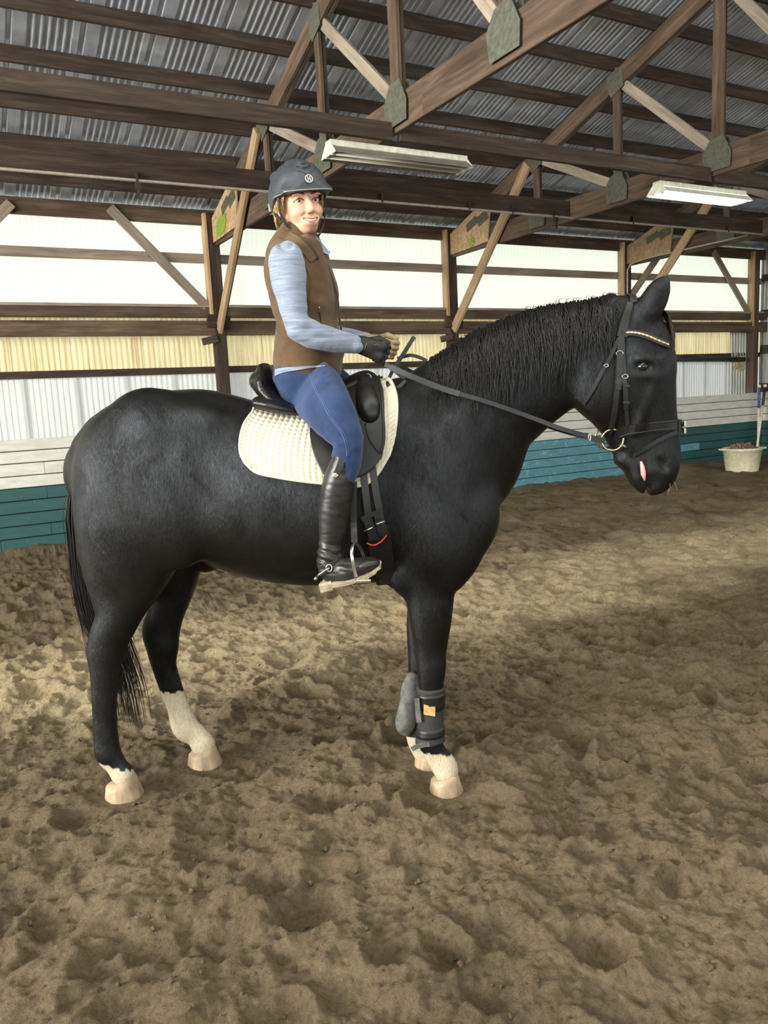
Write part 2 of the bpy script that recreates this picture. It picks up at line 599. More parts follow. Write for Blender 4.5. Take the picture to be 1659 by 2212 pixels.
# ------------------------------------------------------------------ trusses
def truss(X, label):
    t = empty('roof_truss', (X, 0, 0)); tag(t, label, 'truss', 'roof trusses across the arena')
    th = 0.04
    tw = 0.185
    zc = lambda y: roof_z(y) - tw / 2 / math.cos(ang)
    R2 = 2 * RIDGE
    # double top chord, bottom chord
    for s in (-0.022, 0.022):
        beam('top_chord', (s, 9.95, zc(9.95)), (s, RIDGE, zc(RIDGE)), th, tw, M['timber'], t)
    beam('top_chord', (0, RIDGE, zc(RIDGE)), (0, R2 - 9.95, zc(9.95)), th * 2, tw, M['timber'], t)
    beam('bottom_chord', (0, 9.95, 3.67), (0, 5.0, 3.67), th, 0.255, M['timber'], t)
    beam('bottom_chord', (0, 5.0, 3.67), (0, -3.0, 3.67), th, 0.255, M['timber'], t)
    beam('bottom_chord', (0, -3.0, 3.67), (0, R2 - 9.95, 3.67), th, 0.255, M['timber'], t)
    pan = [8.0, 6.65, 5.35, 4.05, 2.75]
    for i, y in enumerate(pan):
        w = 0.12 if i == 2 else 0.09
        for s in (-0.02, 0.025):
            beam('web_post', (s, y, 3.70), (s, y, zc(y)), 0.035, w * (1 if s < 0 else .7), M['timber_dark' if s > 0 else 'timber'], t, up=(0, 1, 0))
        if i < len(pan) - 1:
            y2 = pan[i + 1]
            beam('web_diagonal', (0.0, y - .03, zc(y) - 0.02), (0.0, y2 + 0.05, 3.78), 0.038, 0.10, M['timber_grey_haze'], t)
        # gussets (near face of the truss looks to -x)
        g = MB()
        hw, hh = 0.12, 0.15
        for s in (-0.047, 0.047):
            pts = [(-hw, -hh * .5), (hw * .5, -hh), (hw, -hh * .2), (hw, hh * .5), (hw * .1, hh), (-hw * .9, hh * .7)]
            n = len(pts)
            vs_ = [(s - .002, y + a, zc(y) - 0.02 + b) for a, b in pts] + [(s + .002, y + a, zc(y) - 0.02 + b) for a, b in pts]
            g.add(vs_, [tuple(range(n - 1, -1, -1)), tuple(range(n, 2 * n))] + [(k, (k + 1) % n, n + (k + 1) % n, n + k) for k in range(n)])
        g.build('gusset_plate', M['gusset'], t)
        g = MB()
        for s in (-0.044, 0.044):
            pts = [(-.16, -.12), (.13, -.12), (.16, .06), (.07, .17), (-.08, .19), (-.17, .02)]
            n = len(pts)
            vs_ = [(s - .002, y + a, 3.70 + b) for a, b in pts] + [(s + .002, y + a, 3.70 + b) for a, b in pts]
            g.add(vs_, [tuple(range(n - 1, -1, -1)), tuple(range(n, 2 * n))] + [(k, (k + 1) % n, n + (k + 1) % n, n + k) for k in range(n)])
        g.build('gusset_plate', M['gusset'], t)
    # pale plywood heel, metal plates over it
    pts = [(9.93, 3.575), (9.93, 3.86), (9.30, 4.07), (8.95, 3.98), (9.00, 3.60)]
    n = len(pts)
    MB().add([(-.050, a, b) for a, b in pts] + [(-.030, a, b) for a, b in pts], [tuple(range(n - 1, -1, -1)), tuple(range(n, 2 * n))] + [(k, (k + 1) % n, n + (k + 1) % n, n + k) for k in range(n)]).build('heel_gusset', M['timber_pale'], t)
    g = MB()
    for y0, z0, w, h in ((9.36, 3.90, .26, .11), (9.10, 3.93, .24, .14)):
        g.box((-0.053, y0, z0), (0.004, w, h), Matrix.Rotation(-ang, 3, 'X'))
    g.build('heel_plate', M['gusset'], t)
    # knee brace nailed on the near face, post to top chord
    for s, mt in ((-0.075, 'timber_pale'),):
        beam('knee_brace', (s, 9.86, 2.50), (s, 8.10, 4.36), 0.045, 0.14, M[mt], t)
    beam('knee_brace', (-0.035, 9.80, 2.60), (-0.035, 8.13, 4.36), 0.03, 0.09, M['timber_dark'], t)
    return t


truss(3.24, 'roof truss nearest the camera, its heel above the rider\'s back')
truss(6.82, 'middle roof truss, its post rising behind the reins and horse neck')
truss(10.40, 'far roof truss ending above the horse\'s ears')

# mossy green stains on the heels: small growths of algae
moss = simple('green_algae', srgb(128, 150, 52)[:3], 0.9, 0, 0.25, 60)
for (x, y, z, sx, sz, lab) in ((3.14, 9.55, 3.71, 0.46, 0.26, 'bright green algae patch on the near truss heel'), (6.765, 9.36, 3.66, 0.14, 0.15, 'small green algae patch on the middle truss chord')):
    n = 22
    vs_ = [(0, 0, 0)]
    for k in range(n):
        a = 2 * math.pi * k / n
        r = 0.5 * random.uniform(0.7, 1.0)
        vs_.append((0.0, sx * r * math.cos(a), sz * r * math.sin(a) + 0.2 * sx * r * math.cos(a) * -1))
    vs_ = [(v[0] - (0.006 if i == 0 else 0.0), v[1], v[2]) for i, v in enumerate(vs_)]
    o = MB().add(vs_, [(0, 1 + k, 1 + (k + 1) % n) for k in range(n)]).build('algae_patch', moss, None)
    o.location = (6.764 if x > 5 else 3.184, y, z)
    tag(o, lab, 'algae')

# ------------------------------------------------------------------ long tie beams between the trusses
tie = [(-11, -4), (-4, -0.36), (-0.32, 3.2), (3.26, 6.78), (6.84, 10.36), (10.42, 14.1)]
for nm, y, z0, z1, lab in (('tie_beam', 5.42, 3.49, 3.62, 'upper long tie beam carrying the strip lights'), ('tie_beam', 7.42, 3.575, 3.765, 'lower long tie beam with a thin conduit along its edge')):
    t = empty(nm, (0, y, 0)); tag(t, lab, 'beam')
    for x0, x1 in tie:
        beam('timber_length', (x0, random.uniform(-.012, .012), (z0 + z1) / 2), (x1, 0, (z0 + z1) / 2), 0.045, z1 - z0, M['timber_dark'], t)
m_ = MB().tube([(-6, 7.37, 3.565), (1.7, 7.37, 3.567), (6, 7.37, 3.565), (13.9, 7.37, 3.565)], 0.014, 8)
o = m_.build('conduit', simple('conduit_paint', srgb(170, 160, 148)[:3], 0.5, 0.2, 0.1, 20), None, True)
tag(o, 'pale thin conduit under the lower long tie beam', 'conduit')
for x in (0.2, 1.72, 4.2, 5.3, 5.9, 6.5, 7.8, 9.6, 11.6):
    MB().box((x, 7.372, 3.60), (0.02, 0.04, 0.09)).build('conduit_clip', M['black_metal'], o)
for x, z in ((1.725, 3.55), (6.54, 3.56)):
    h = MB().box((x, 7.36, z - .03), (0.045, 0.035, 0.05)).box((x, 7.36, z - 0.09), (0.022, 0.022, 0.1))
    h = h.build('hanging_hook', M['black_metal'], None)
    tag(h, 'small dark hook under the tie beam left of the rider' if x < 3 else 'small dark hook under the tie beam above the horse neck', 'hook')
o = MB().tube([(10.25, 9.80, 2.0), (10.25, 9.80, 3.45), (10.27, 9.76, 3.54), (10.33, 9.66, 3.58), (10.35, 9.4, 3.6), (10.35, 7.6, 3.6)], 0.013, 8).build('conduit', bpy.data.materials['conduit_paint'], None, True)
tag(o, 'thin white conduit bent from the post onto the far truss', 'conduit')

# ------------------------------------------------------------------ strip lights
white_enamel = simple('white_enamel', srgb(204, 202, 188)[:3], 0.45, 0, 0.12, 18)
tube_off = simple('tube_glass_off', srgb(196, 196, 186)[:3], 0.25, 0, 0.02, 10)
tube_on, nt_, p_ = new_mat('tube_glass_lit')
p_.inputs['Emission Color'].default_value = (0.92, 0.96, 1.0, 1)
p_.inputs['Emission Strength'].default_value = 30.0
grey_enamel = simple('grey_reflector', srgb(120, 116, 106)[:3], 0.45, 0.2, 0.08, 12)


def strip_light(x0, y, z, lab, lit):
    t = empty('strip_light', (x0, y, z)); tag(t, lab, 'lamp', 'fluorescent strip lights under the upper tie beam')
    L = 1.22
    MB().box((L / 2, 0, 0.055), (L, 0.10, 0.05), bev=0.006).build('channel', white_enamel, t)
    # flared reflector: two sloping plates and end caps
    for s in (-1, 1):
        a, b = (0, s * 0.05, 0.032), (0, s * 0.125, -0.028)
        vs_ = [(0.0, a[1], a[2]), (L, a[1], a[2]), (L, b[1], b[2]), (0, b[1], b[2])]
        vs_ += [(v[0], v[1], v[2] - 0.004) for v in vs_]
        MB().add(vs_, [(0, 1, 2, 3), (7, 6, 5, 4), (0, 4, 5, 1), (1, 5, 6, 2), (2, 6, 7, 3), (3, 7, 4, 0)]).build('reflector', grey_enamel if not lit else white_enamel, t)
    for x in (0.0, L):
        vs_ = [(x - .004, -.125, -.03), (x - .004, .125, -.03), (x - .004, .05, .05), (x - .004, -.05, .05)]
        vs_ += [(v[0] + .008, v[1], v[2]) for v in vs_]
        MB().add(vs_, [(0, 1, 2, 3), (7, 6, 5, 4), (0, 4, 5, 1), (1, 5, 6, 2), (2, 6, 7, 3), (3, 7, 4, 0)]).build('end_cap', white_enamel, t)
    for s in (-0.05, 0.05):
        MB().tube([(0.03, s, -0.018), (L - 0.03, s, -0.018)], 0.017, 10).build('tube', tube_on if lit else tube_off, t, True)
        for x in (0.012, L - 0.012):
            MB().tube([(x - .01, s, -0.018), (x + .012, s, -0.018)], 0.019, 8).build('lamp_holder', white_enamel, t)
    for x in (0.05, L - 0.05):
        MB().tube([(x, 0, 0.08), (x, 0, 0.16)], 0.006, 6).build('hanger', M['black_metal'], t)
    return t


strip_light(2.70, 5.5, 3.385, 'unlit fluorescent strip light in a white fitting, above the rider\'s helmet', False)
strip_light(6.05, 5.42, 3.355, 'glowing fluorescent strip light above the horse\'s head', True)

# ------------------------------------------------------------------ things in the far corner
cream = simple('cream_plastic', srgb(214, 208, 178)[:3], 0.5, 0, 0.08, 14)
b = empty('bucket', (12.0, 8.85, 0.0)); tag(b, 'cream plastic tub heaped with manure by the corner', 'bucket')
MB().lathe([(0.0, -0.03), (0.255, -0.03), (0.265, 0.0), (0.315, 0.35), (0.333, 0.355), (0.337, 0.38), (0.315, 0.39), (0.302, 0.375), (0.295, 0.32), (0.0, 0.31)], n=40).build('tub', cream, b, True)
for a in (math.radians(-28), math.radians(152)):
    MB().box((0.355 * math.cos(a), 0.355 * math.sin(a), 0.37), (0.07, 0.13, 0.025), Matrix.Rotation(a, 3, 'Z')).build('grip', cream, b)
dung = simple('dung', srgb(112, 92, 76)[:3], 0.95, 0, 0.45, 35)
m_ = MB()
for k in range(150):
    r = 0.27 * math.sqrt(random.random()); a = random.uniform(0, 6.28)
    z = 0.325 + 0.14 * max(0, 1 - (r / 0.28) ** 2) * random.uniform(.6, 1.05)
    s = random.uniform(.022, .042)
    m_.box((r * math.cos(a), r * math.sin(a), z), (s * 1.5, s, s), Matrix.Rotation(random.uniform(0, 3), 3, 'Z') @ Matrix.Rotation(random.uniform(0, 3), 3, 'X'))
h = m_.build('manure_heap', dung, None); h.location = (12.0, 8.85, 0)
tag(h, 'brown heap of manure piled in the cream tub', 'manure', kind='stuff')


def pole(p0, p1, r, cap, grip, lab, gmat):
    t = empty('tool_handle', p0); tag(t, lab, 'tool', 'long tool handles leaning in the corner')
    d = Vector(p1) - Vector(p0)
    MB().tube([(0, 0, 0), d * (1 - grip)], r, 10).build('shaft', cream, t, True)
    MB().tube([d * (1 - grip), d * 0.985], r * 1.25, 10).build('grip', gmat, t, True)
    MB().lathe([(0, 0), (r * 1.2, .004), (r * 1.7, .03), (r * 1.3, .055), (0, .065)], d * 0.97, 12).build('end_knob', white_enamel, t, True)
    return t


blue = simple('blue_grip', srgb(62, 82, 150)[:3], 0.5, 0, 0.05, 20)
blackg = simple('black_grip', srgb(42, 40, 38)[:3], 0.6, 0, 0.05, 20)
dk = simple('dark_rubber', srgb(58, 56, 56)[:3], 0.8, 0, 0.2, 30)
pole((13.50, 9.62, 0.0), (13.64, 9.72, 1.42), 0.022, 1, 0.30, 'cream tool handle with a blue grip leaning in the corner', blue)
pole((13.33, 9.55, 0.0), (13.82, 9.72, 1.42), 0.022, 1, 0.27, 'cream tool handle with a black grip crossing the blue one', blackg)
t = pole((13.55, 9.42, 0.05), (13.86, 9.55, 1.30), 0.022, 1, 0.12, 'cream broom handle on a dark head at the right edge', cream)
MB().box((0.0, 0, 0.0), (0.5, 0.14, 0.12), Matrix.Rotation(-.4, 3, 'Z')).build('broom_head', dk, t)


# ------------------------------------------------------------------ sand footing
def axis_grid(lo, hi, f0, f1, fine, grow):
    mid = list(np.arange(f0, f1, fine))
    a, s = [f0], fine
    while a[-1] > lo:
        s = min(s * grow, 0.16); a.append(a[-1] - s)
    b, s = [mid[-1]], fine
    while b[-1] < hi:
        s = min(s * grow, 0.16); b.append(b[-1] + s)
    arr = np.array(sorted(set(a[1:] + mid + b[1:])))
    arr[0], arr[-1] = lo, hi
    return arr


def vnoise(x, y, seed):
    """smooth value noise on a unit lattice"""
    rs = np.random.default_rng(seed)
    T = rs.random((256, 256)).astype(np.float32)
    xi, yi = np.floor(x).astype(int), np.floor(y).astype(int)
    fx, fy = x - xi, y - yi
    fx = fx * fx * (3 - 2 * fx); fy = fy * fy * (3 - 2 * fy)
    a = T[xi % 256, yi % 256]; b = T[(xi + 1) % 256, yi % 256]
    c = T[xi % 256, (yi + 1) % 256]; d = T[(xi + 1) % 256, (yi + 1) % 256]
    return (a + (b - a) * fx) + ((c + (d - c) * fx) - (a + (b - a) * fx)) * fy - 0.5


gx = axis_grid(XL, XR - 0.05, -0.5, 3.3, 0.0105, 1.012)
gy = axis_grid(YN, YW - 0.16, 0.75, 4.0, 0.0105, 1.012)
GX, GY = np.meshgrid(gx, gy, indexing='ij')
ca, sa = math.cos(-0.45), math.sin(-0.45)
U, V = GX * ca - GY * sa, GX * sa + GY * ca
HZ = 0.036 * vnoise(U * 1.3, V * 2.0, 1) + 0.046 * vnoise(U * 2.2 + 5, V * 3.8, 2) + 0.026 * vnoise(U * 5 + 9, V * 8, 3)
HZ += 0.020 * vnoise(U * 13, V * 17, 4) + 0.015 * vnoise(GX * 21, GY * 23, 5) + 0.014 * (0.3 - np.abs(vnoise(U * 11, V * 19, 16))) + 0.014 * (0.3 - np.abs(vnoise(GX * 36, GY * 40, 6))) + 0.010 * vnoise(GX * 70, GY * 74, 7)
ridge = 0.012 * (0.5 - np.abs(vnoise(U * 7 + 3, V * 11, 8)) * 2)
HZ += ridge
HZ *= 1.25
rs_ = np.random.default_rng(5)
track = np.exp(-((GY - 5.6 + 0.12 * np.sin(GX * 0.8)) / 1.0) ** 2)
n_pr = 1700
cx_ = rs_.uniform(-4, XR - .3, n_pr); cy_ = rs_.uniform(0.2, YW - .4, n_pr)
for x0, y0 in zip(cx_, cy_):
    r = rs_.uniform(0.055, 0.10); dep = rs_.uniform(0.018, 0.06); an = rs_.uniform(0, 6.28); el = rs_.uniform(0.75, 1.3)
    R_ = r * 2.6
    i0, i1 = np.searchsorted(gx, [x0 - R_, x0 + R_]); j0, j1 = np.searchsorted(gy, [y0 - R_, y0 + R_])
    if i1 - i0 < 2 or j1 - j0 < 2: continue
    dx, dy = GX[i0:i1, j0:j1] - x0, GY[i0:i1, j0:j1] - y0
    a_, b_ = dx * math.cos(an) + dy * math.sin(an), -dx * math.sin(an) + dy * math.cos(an)
    q = np.sqrt(a_ ** 2 + (b_ * el) ** 2) / r
    q = q * (1 + 0.35 * vnoise(dx * 22 + x0 * 7, dy * 22 + y0 * 5, 12))
    hollow = -dep / (1 + np.exp((q - 0.95) * 7)) * (0.7 + 0.3 * np.clip(a_ / r + 0.4, -0.4, 1.2))
    rim = dep * 0.42 * np.exp(-((q - 1.35) / 0.33) ** 2) * (0.7 + 0.5 * a_ / (r * 1.5))
    HZ[i0:i1, j0:j1] += hollow + rim
HZ -= HZ.mean()
# footing banked up along the wall
HZ += 0.05 * np.exp(-((YW - 0.2 - GY) / 0.22) ** 2) * (0.6 + 0.8 * vnoise(GX * 1.4, GY, 15)) + 0.14 * np.exp(-(((GX - 11.2) / 0.5) ** 2 + ((GY - 9.45) / 0.45) ** 2))
# press the sand down to level ground where hooves and tub stand
for x0, y0, r, zt_ in FLAT_SPOTS:
    w_ = np.exp(-(((GX - x0) ** 2 + (GY - y0) ** 2) / r ** 2) ** 2)
    HZ = HZ * (1 - w_) + zt_ * w_
nx_, ny_ = GX.shape
verts = np.stack([GX.ravel(), GY.ravel(), HZ.ravel()], 1).astype(np.float32)
ii = np.arange(nx_ * ny_).reshape(nx_, ny_)
quads = np.stack([ii[:-1, :-1].ravel(), ii[1:, :-1].ravel(), ii[1:, 1:].ravel(), ii[:-1, 1:].ravel()], 1)


def fast_mesh(name, V_, Q_, smooth=True):
    me = bpy.data.meshes.new(name)
    me.vertices.add(len(V_)); me.vertices.foreach_set('co', np.ascontiguousarray(V_, dtype=np.float32).ravel())
    k = Q_.shape[1]
    me.loops.add(Q_.size); me.loops.foreach_set('vertex_index', np.ascontiguousarray(Q_, dtype=np.int32).ravel())
    me.polygons.add(len(Q_))
    me.polygons.foreach_set('loop_start', np.arange(0, Q_.size, k, dtype=np.int32))
    me.polygons.foreach_set('loop_total', np.full(len(Q_), k, dtype=np.int32))
    me.update(calc_edges=True)
    me.validate()
    if smooth: me.shade_smooth()
    return me


def sand_mat():
    m, nt, p = new_mat('arena_sand')
    v = mapping(nt, 'Object', (1, 1, 1))
    n1 = noise(nt, v, 1.1, 5, 0.6)
    n2 = noise(nt, v, 48, 6, 0.75)
    n3 = noise(nt, v, 320, 3, 0.7)
    col = ramp(nt, n1, [(0.30, srgb(116, 101, 80)), (0.52, srgb(141, 124, 99)), (0.75, srgb(159, 141, 114))])
    # a paler band that runs along the long side
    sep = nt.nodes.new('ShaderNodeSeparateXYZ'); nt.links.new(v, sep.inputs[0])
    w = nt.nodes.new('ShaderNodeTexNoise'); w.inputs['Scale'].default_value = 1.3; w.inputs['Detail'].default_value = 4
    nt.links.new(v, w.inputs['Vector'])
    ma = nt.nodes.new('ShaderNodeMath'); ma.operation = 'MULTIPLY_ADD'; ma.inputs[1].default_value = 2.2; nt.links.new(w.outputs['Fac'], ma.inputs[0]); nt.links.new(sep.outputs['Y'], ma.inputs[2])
    pale_band = ramp_range(nt, ma.outputs[0], [(4.85, 0.0), (5.6, 1.0), (6.25, 1.0), (7.2, 0.0)])
    col = mix(nt, pale_band, col, srgb(208, 188, 152))
    sp = ramp(nt, n2, [(0.3, (0.45, 0.43, 0.41, 1)), (0.5, (1, 1, 1, 1)), (0.68, (1.35, 1.33, 1.28, 1))])
    col = mix(nt, 0.8, col, sp, 'MULTIPLY')
    sp = ramp(nt, n3, [(0.3, (0.75, 0.74, 0.72, 1)), (0.7, (1.15, 1.15, 1.15, 1))])
    col = mix(nt, 0.8, col, sp, 'MULTIPLY')
    nt.links.new(col, p.inputs['Base Color'])
    p.inputs['Roughness'].default_value = 0.95
    p.inputs['Specular IOR Level'].default_value = 0.1
    add = nt.nodes.new('ShaderNodeMath'); add.operation = 'MULTIPLY_ADD'; add.inputs[1].default_value = 0.35
    nt.links.new(n3, add.inputs[0]); nt.links.new(n2, add.inputs[2])
    bump(nt, p, add.outputs[0], 1.0, 0.05)
    return m


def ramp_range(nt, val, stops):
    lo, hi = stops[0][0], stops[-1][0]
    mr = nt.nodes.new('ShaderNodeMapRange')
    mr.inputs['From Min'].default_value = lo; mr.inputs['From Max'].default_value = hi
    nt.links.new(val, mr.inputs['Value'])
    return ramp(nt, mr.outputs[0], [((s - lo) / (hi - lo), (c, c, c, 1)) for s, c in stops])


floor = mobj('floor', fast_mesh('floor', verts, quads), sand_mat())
tag(floor, kind='structure')


def ground(x, y):
    i = min(max(np.searchsorted(gx, x), 1), nx_ - 1); j = min(max(np.searchsorted(gy, y), 1), ny_ - 1)
    return float(HZ[i, j])


# loose clods lying on the footing
m_ = MB()
for k in range(900):
    x0, y0 = rs_.uniform(0.0, 4.2), rs_.uniform(0.9, 4.6)
    s = rs_.uniform(0.004, 0.011) * (1.6 if rs_.random() < .08 else 1)
    R_ = Matrix.Rotation(rs_.uniform(0, 3), 3, 'Z') @ Matrix.Rotation(rs_.uniform(0, 3), 3, 'X')
    z0 = ground(x0, y0)
    vs_ = [Vector((x0, y0, z0 + s * .4)) + R_ @ (Vector(d) * s * rs_.uniform(.7, 1.2)) for d in ((1, 0, 0), (-1, 0, 0), (0, 1, 0), (0, -1, 0), (0, 0, .8), (0, 0, -.8))]
    m_.add(vs_, [(0, 2, 4), (2, 1, 4), (1, 3, 4), (3, 0, 4), (2, 0, 5), (1, 2, 5), (3, 1, 5), (0, 3, 5)])
o = m_.build('sand_clods', floor.data.materials[0], None, True)
tag(o, 'small loose clods of sand scattered over the footing', 'clods', kind='stuff')


# ------------------------------------------------------------------ implicit modelling (bodies as one continuous skin)
class Field:
    def __init__(self, lo, hi, h):
        self.h = h
        self.lo = np.array(lo, float)
        n = np.ceil((np.array(hi) - self.lo) / h).astype(int) + 1
        self.ax = [(self.lo[i] + h * np.arange(n[i])).astype(np.float32) for i in range(3)]
        self.F = np.full(tuple(n), 1.0, np.float32)

    def _sl(self, lo, hi):
        out = []
        for i in range(3):
            a = int(np.clip(np.searchsorted(self.ax[i], lo[i]), 0, len(self.ax[i])))
            b = int(np.clip(np.searchsorted(self.ax[i], hi[i]), 0, len(self.ax[i])))
            out.append(slice(a, max(b, a)))
        return tuple(out)

    def comb(self, sl, d, k, op):
        A = self.F[sl]
        if A.size == 0: return
        if op == 'sub':
            d = -d
            if k > 0:
                hh = np.clip(0.5 + 0.5 * (d - A) / k, 0, 1)
                self.F[sl] = A + (d - A) * hh + k * hh * (1 - hh)
            else:
                self.F[sl] = np.maximum(A, d)
        else:
            if k > 0:
                hh = np.clip(0.5 + 0.5 * (d - A) / k, 0, 1)
                self.F[sl] = d + (A - d) * hh - k * hh * (1 - hh)
            else:
                self.F[sl] = np.minimum(A, d)

    def sweep(self, st, k=0.03, res=14, op='add', p=2.0, mirror=False):
        """st: (xa, za, xb, zb, y, halfwidth): edges a, b of the silhouette at each station"""
        S = np.array([((a + c) / 2, (b + d) / 2, math.hypot(a - c, b - d) / 2, y, w) for a, b, c, d, y, w in st])
        S = catmull(S, res)
        if mirror: S[:, 3] *= -1
        mg = k + 2 * self.h
        R = np.maximum(S[:, 2], 0.01)
        lo = (np.min(S[:, 0] - R) - mg, np.min(S[:, 3] - S[:, 4]) - mg, np.min(S[:, 1] - R) - mg)
        hi = (np.max(S[:, 0] + R) + mg, np.max(S[:, 3] + S[:, 4]) + mg, np.max(S[:, 1] + R) + mg)
        sl = self._sl(lo, hi)
        X = self.ax[0][sl[0]][:, None]; Z = self.ax[2][sl[2]][None, :]
        Y = self.ax[1][sl[1]]
        if X.size == 0 or Z.size == 0 or Y.size == 0: return
        best = np.full((X.shape[0], Z.shape[1]), 1e9, np.float32)
        bh, bw, by = np.zeros_like(best), np.ones_like(best), np.zeros_like(best)
        for i in range(len(S) - 1):
            a, b = S[i], S[i + 1]
            dx, dz = b[0] - a[0], b[1] - a[1]
            L = dx * dx + dz * dz + 1e-12
            t = np.clip(((X - a[0]) * dx + (Z - a[1]) * dz) / L, 0, 1)
            n = np.sqrt((X - a[0] - t * dx) ** 2 + (Z - a[1] - t * dz) ** 2)
            hgt = a[2] + (b[2] - a[2]) * t
            q = n / hgt
            m = q < best
            best = np.where(m, q, best); bh = np.where(m, hgt, bh)
            bw = np.where(m, a[4] + (b[4] - a[4]) * t, bw); by = np.where(m, a[3] + (b[3] - a[3]) * t, by)
        v = np.abs(Y[None, :, None] - by[:, None, :]) / bw[:, None, :]
        if p == 2.0:
            rad = np.sqrt(best[:, None, :] ** 2 + v ** 2)
        else:
            rad = (best[:, None, :] ** p + v ** p) ** (1 / p)
        d = (rad - 1) * np.minimum(bh, bw)[:, None, :]
        self.comb(sl, d.astype(np.float32), k, op)

    def ell(self, c, r, k=0.03, rot=None, op='add'):
        c = np.array(c, float); r = np.array(r, float)
        R = max(r) + k + 2 * self.h
        sl = self._sl(c - R, c + R)
        X = self.ax[0][sl[0]][:, None, None] - c[0]; Y = self.ax[1][sl[1]][None, :, None] - c[1]; Z = self.ax[2][sl[2]][None, None, :] - c[2]
        if rot is not None:
            Mx = np.array(rot.transposed() if isinstance(rot, Matrix) else np.array(rot).T)
            X, Y, Z = (Mx[0][0] * X + Mx[0][1] * Y + Mx[0][2] * Z, Mx[1][0] * X + Mx[1][1] * Y + Mx[1][2] * Z, Mx[2][0] * X + Mx[2][1] * Y + Mx[2][2] * Z)
        d = (np.sqrt((X / r[0]) ** 2 + (Y / r[1]) ** 2 + (Z / r[2]) ** 2) - 1) * min(r)
        self.comb(sl, d.astype(np.float32), k, op)

    def cone(self, a, b, ra, rb, k=0.02, op='add', flat=None):
        """tapered capsule; flat=(axis vector, factor) squashes it along an axis"""
        a = np.array(a, float); b = np.array(b, float)
        R = max(ra, rb) * 1.3 + k + 2 * self.h
        sl = self._sl(np.minimum(a, b) - R, np.maximum(a, b) + R)
        X = self.ax[0][sl[0]][:, None, None] - a[0]; Y = self.ax[1][sl[1]][None, :, None] - a[1]; Z = self.ax[2][sl[2]][None, None, :] - a[2]
        d = b - a
        L = d.dot(d) + 1e-12
        t = np.clip((X * d[0] + Y * d[1] + Z * d[2]) / L, 0, 1)
        ex, ey, ez = X - t * d[0], Y - t * d[1], Z - t * d[2]
        q = ex ** 2 + ey ** 2 + ez ** 2
        if flat is not None:
            ax_, f_ = np.array(flat[0], float), flat[1]
            ax_ = ax_ / np.linalg.norm(ax_)
            q = q + (ex * ax_[0] + ey * ax_[1] + ez * ax_[2]) ** 2 * (1 / f_ ** 2 - 1)
        dd = np.sqrt(q) - (ra + (rb - ra) * t)
        self.comb(sl, dd.astype(np.float32), k, op)

    def mesh(self, smooth=2):
        F = self.F
        s = F < 0
        nx, ny, nz = F.shape
        cnt = np.zeros((nx - 1, ny - 1, nz - 1), np.int8)
        for i in (0, 1):
            for j in (0, 1):
                for k in (0, 1):
                    cnt += s[i:nx - 1 + i, j:ny - 1 + j, k:nz - 1 + k]
        I, J, K = np.nonzero((cnt > 0) & (cnt < 8))
        idx = np.full(cnt.shape, -1, np.int32); idx[I, J, K] = np.arange(len(I))
        cor = [(0, 0, 0), (1, 0, 0), (0, 1, 0), (1, 1, 0), (0, 0, 1), (1, 0, 1), (0, 1, 1), (1, 1, 1)]
        val = [F[I + a, J + b, K + c] for a, b, c in cor]
        P = np.zeros((len(I), 3)); N = np.zeros(len(I))
        for a, b in ((0, 1), (2, 3), (4, 5), (6, 7), (0, 2), (1, 3), (4, 6), (5, 7), (0, 4), (1, 5), (2, 6), (3, 7)):
            va, vb = val[a], val[b]
            m = (va < 0) != (vb < 0)
            t = np.where(m, va / np.where(m, va - vb, 1), 0)
            for ax in range(3):
                P[:, ax] += np.where(m, cor[a][ax] + t * (cor[b][ax] - cor[a][ax]), 0)
            N += m
        P /= N[:, None]
        V_ = self.lo + self.h * (np.stack([I, J, K], 1) + P)
        quads = []
        for ax in range(3):
            s0 = [slice(None)] * 3; s1 = [slice(None)] * 3
            s0[ax] = slice(0, -1); s1[ax] = slice(1, None)
            A, B = s[tuple(s0)], s[tuple(s1)]
            o1, o2 = [(1, 2), (2, 0), (0, 1)][ax]
            ed = np.argwhere(A != B)
            fl = A[tuple(ed.T)]
            ok = (ed[:, o1] > 0) & (ed[:, o2] > 0) & (ed[:, o1] < F.shape[o1] - 1) & (ed[:, o2] < F.shape[o2] - 1)
            ed, fl = ed[ok], fl[ok]
            q = []
            for a, b in ((1, 1), (0, 1), (0, 0), (1, 0)):
                c = ed.copy(); c[:, o1] -= a; c[:, o2] -= b
                q.append(idx[c[:, 0], c[:, 1], c[:, 2]])
            q = np.stack(q, 1)
            q[~fl] = q[~fl][:, ::-1]
            quads.append(q)
        Q = np.concatenate(quads)
        Q = Q[(Q >= 0).all(1)]
        for _ in range(smooth):
            e = np.concatenate([Q[:, [0, 1]], Q[:, [1, 2]], Q[:, [2, 3]], Q[:, [3, 0]]])
            acc = np.zeros_like(V_); cn = np.zeros(len(V_))
            for c in range(3):
                acc[:, c] = np.bincount(e[:, 0], V_[e[:, 1], c], len(V_)) + np.bincount(e[:, 1], V_[e[:, 0], c], len(V_))
            cn = np.bincount(e[:, 0], minlength=len(V_)) + np.bincount(e[:, 1], minlength=len(V_))
            V_ = 0.5 * V_ + 0.5 * acc / np.maximum(cn, 1)[:, None]
        return V_, Q


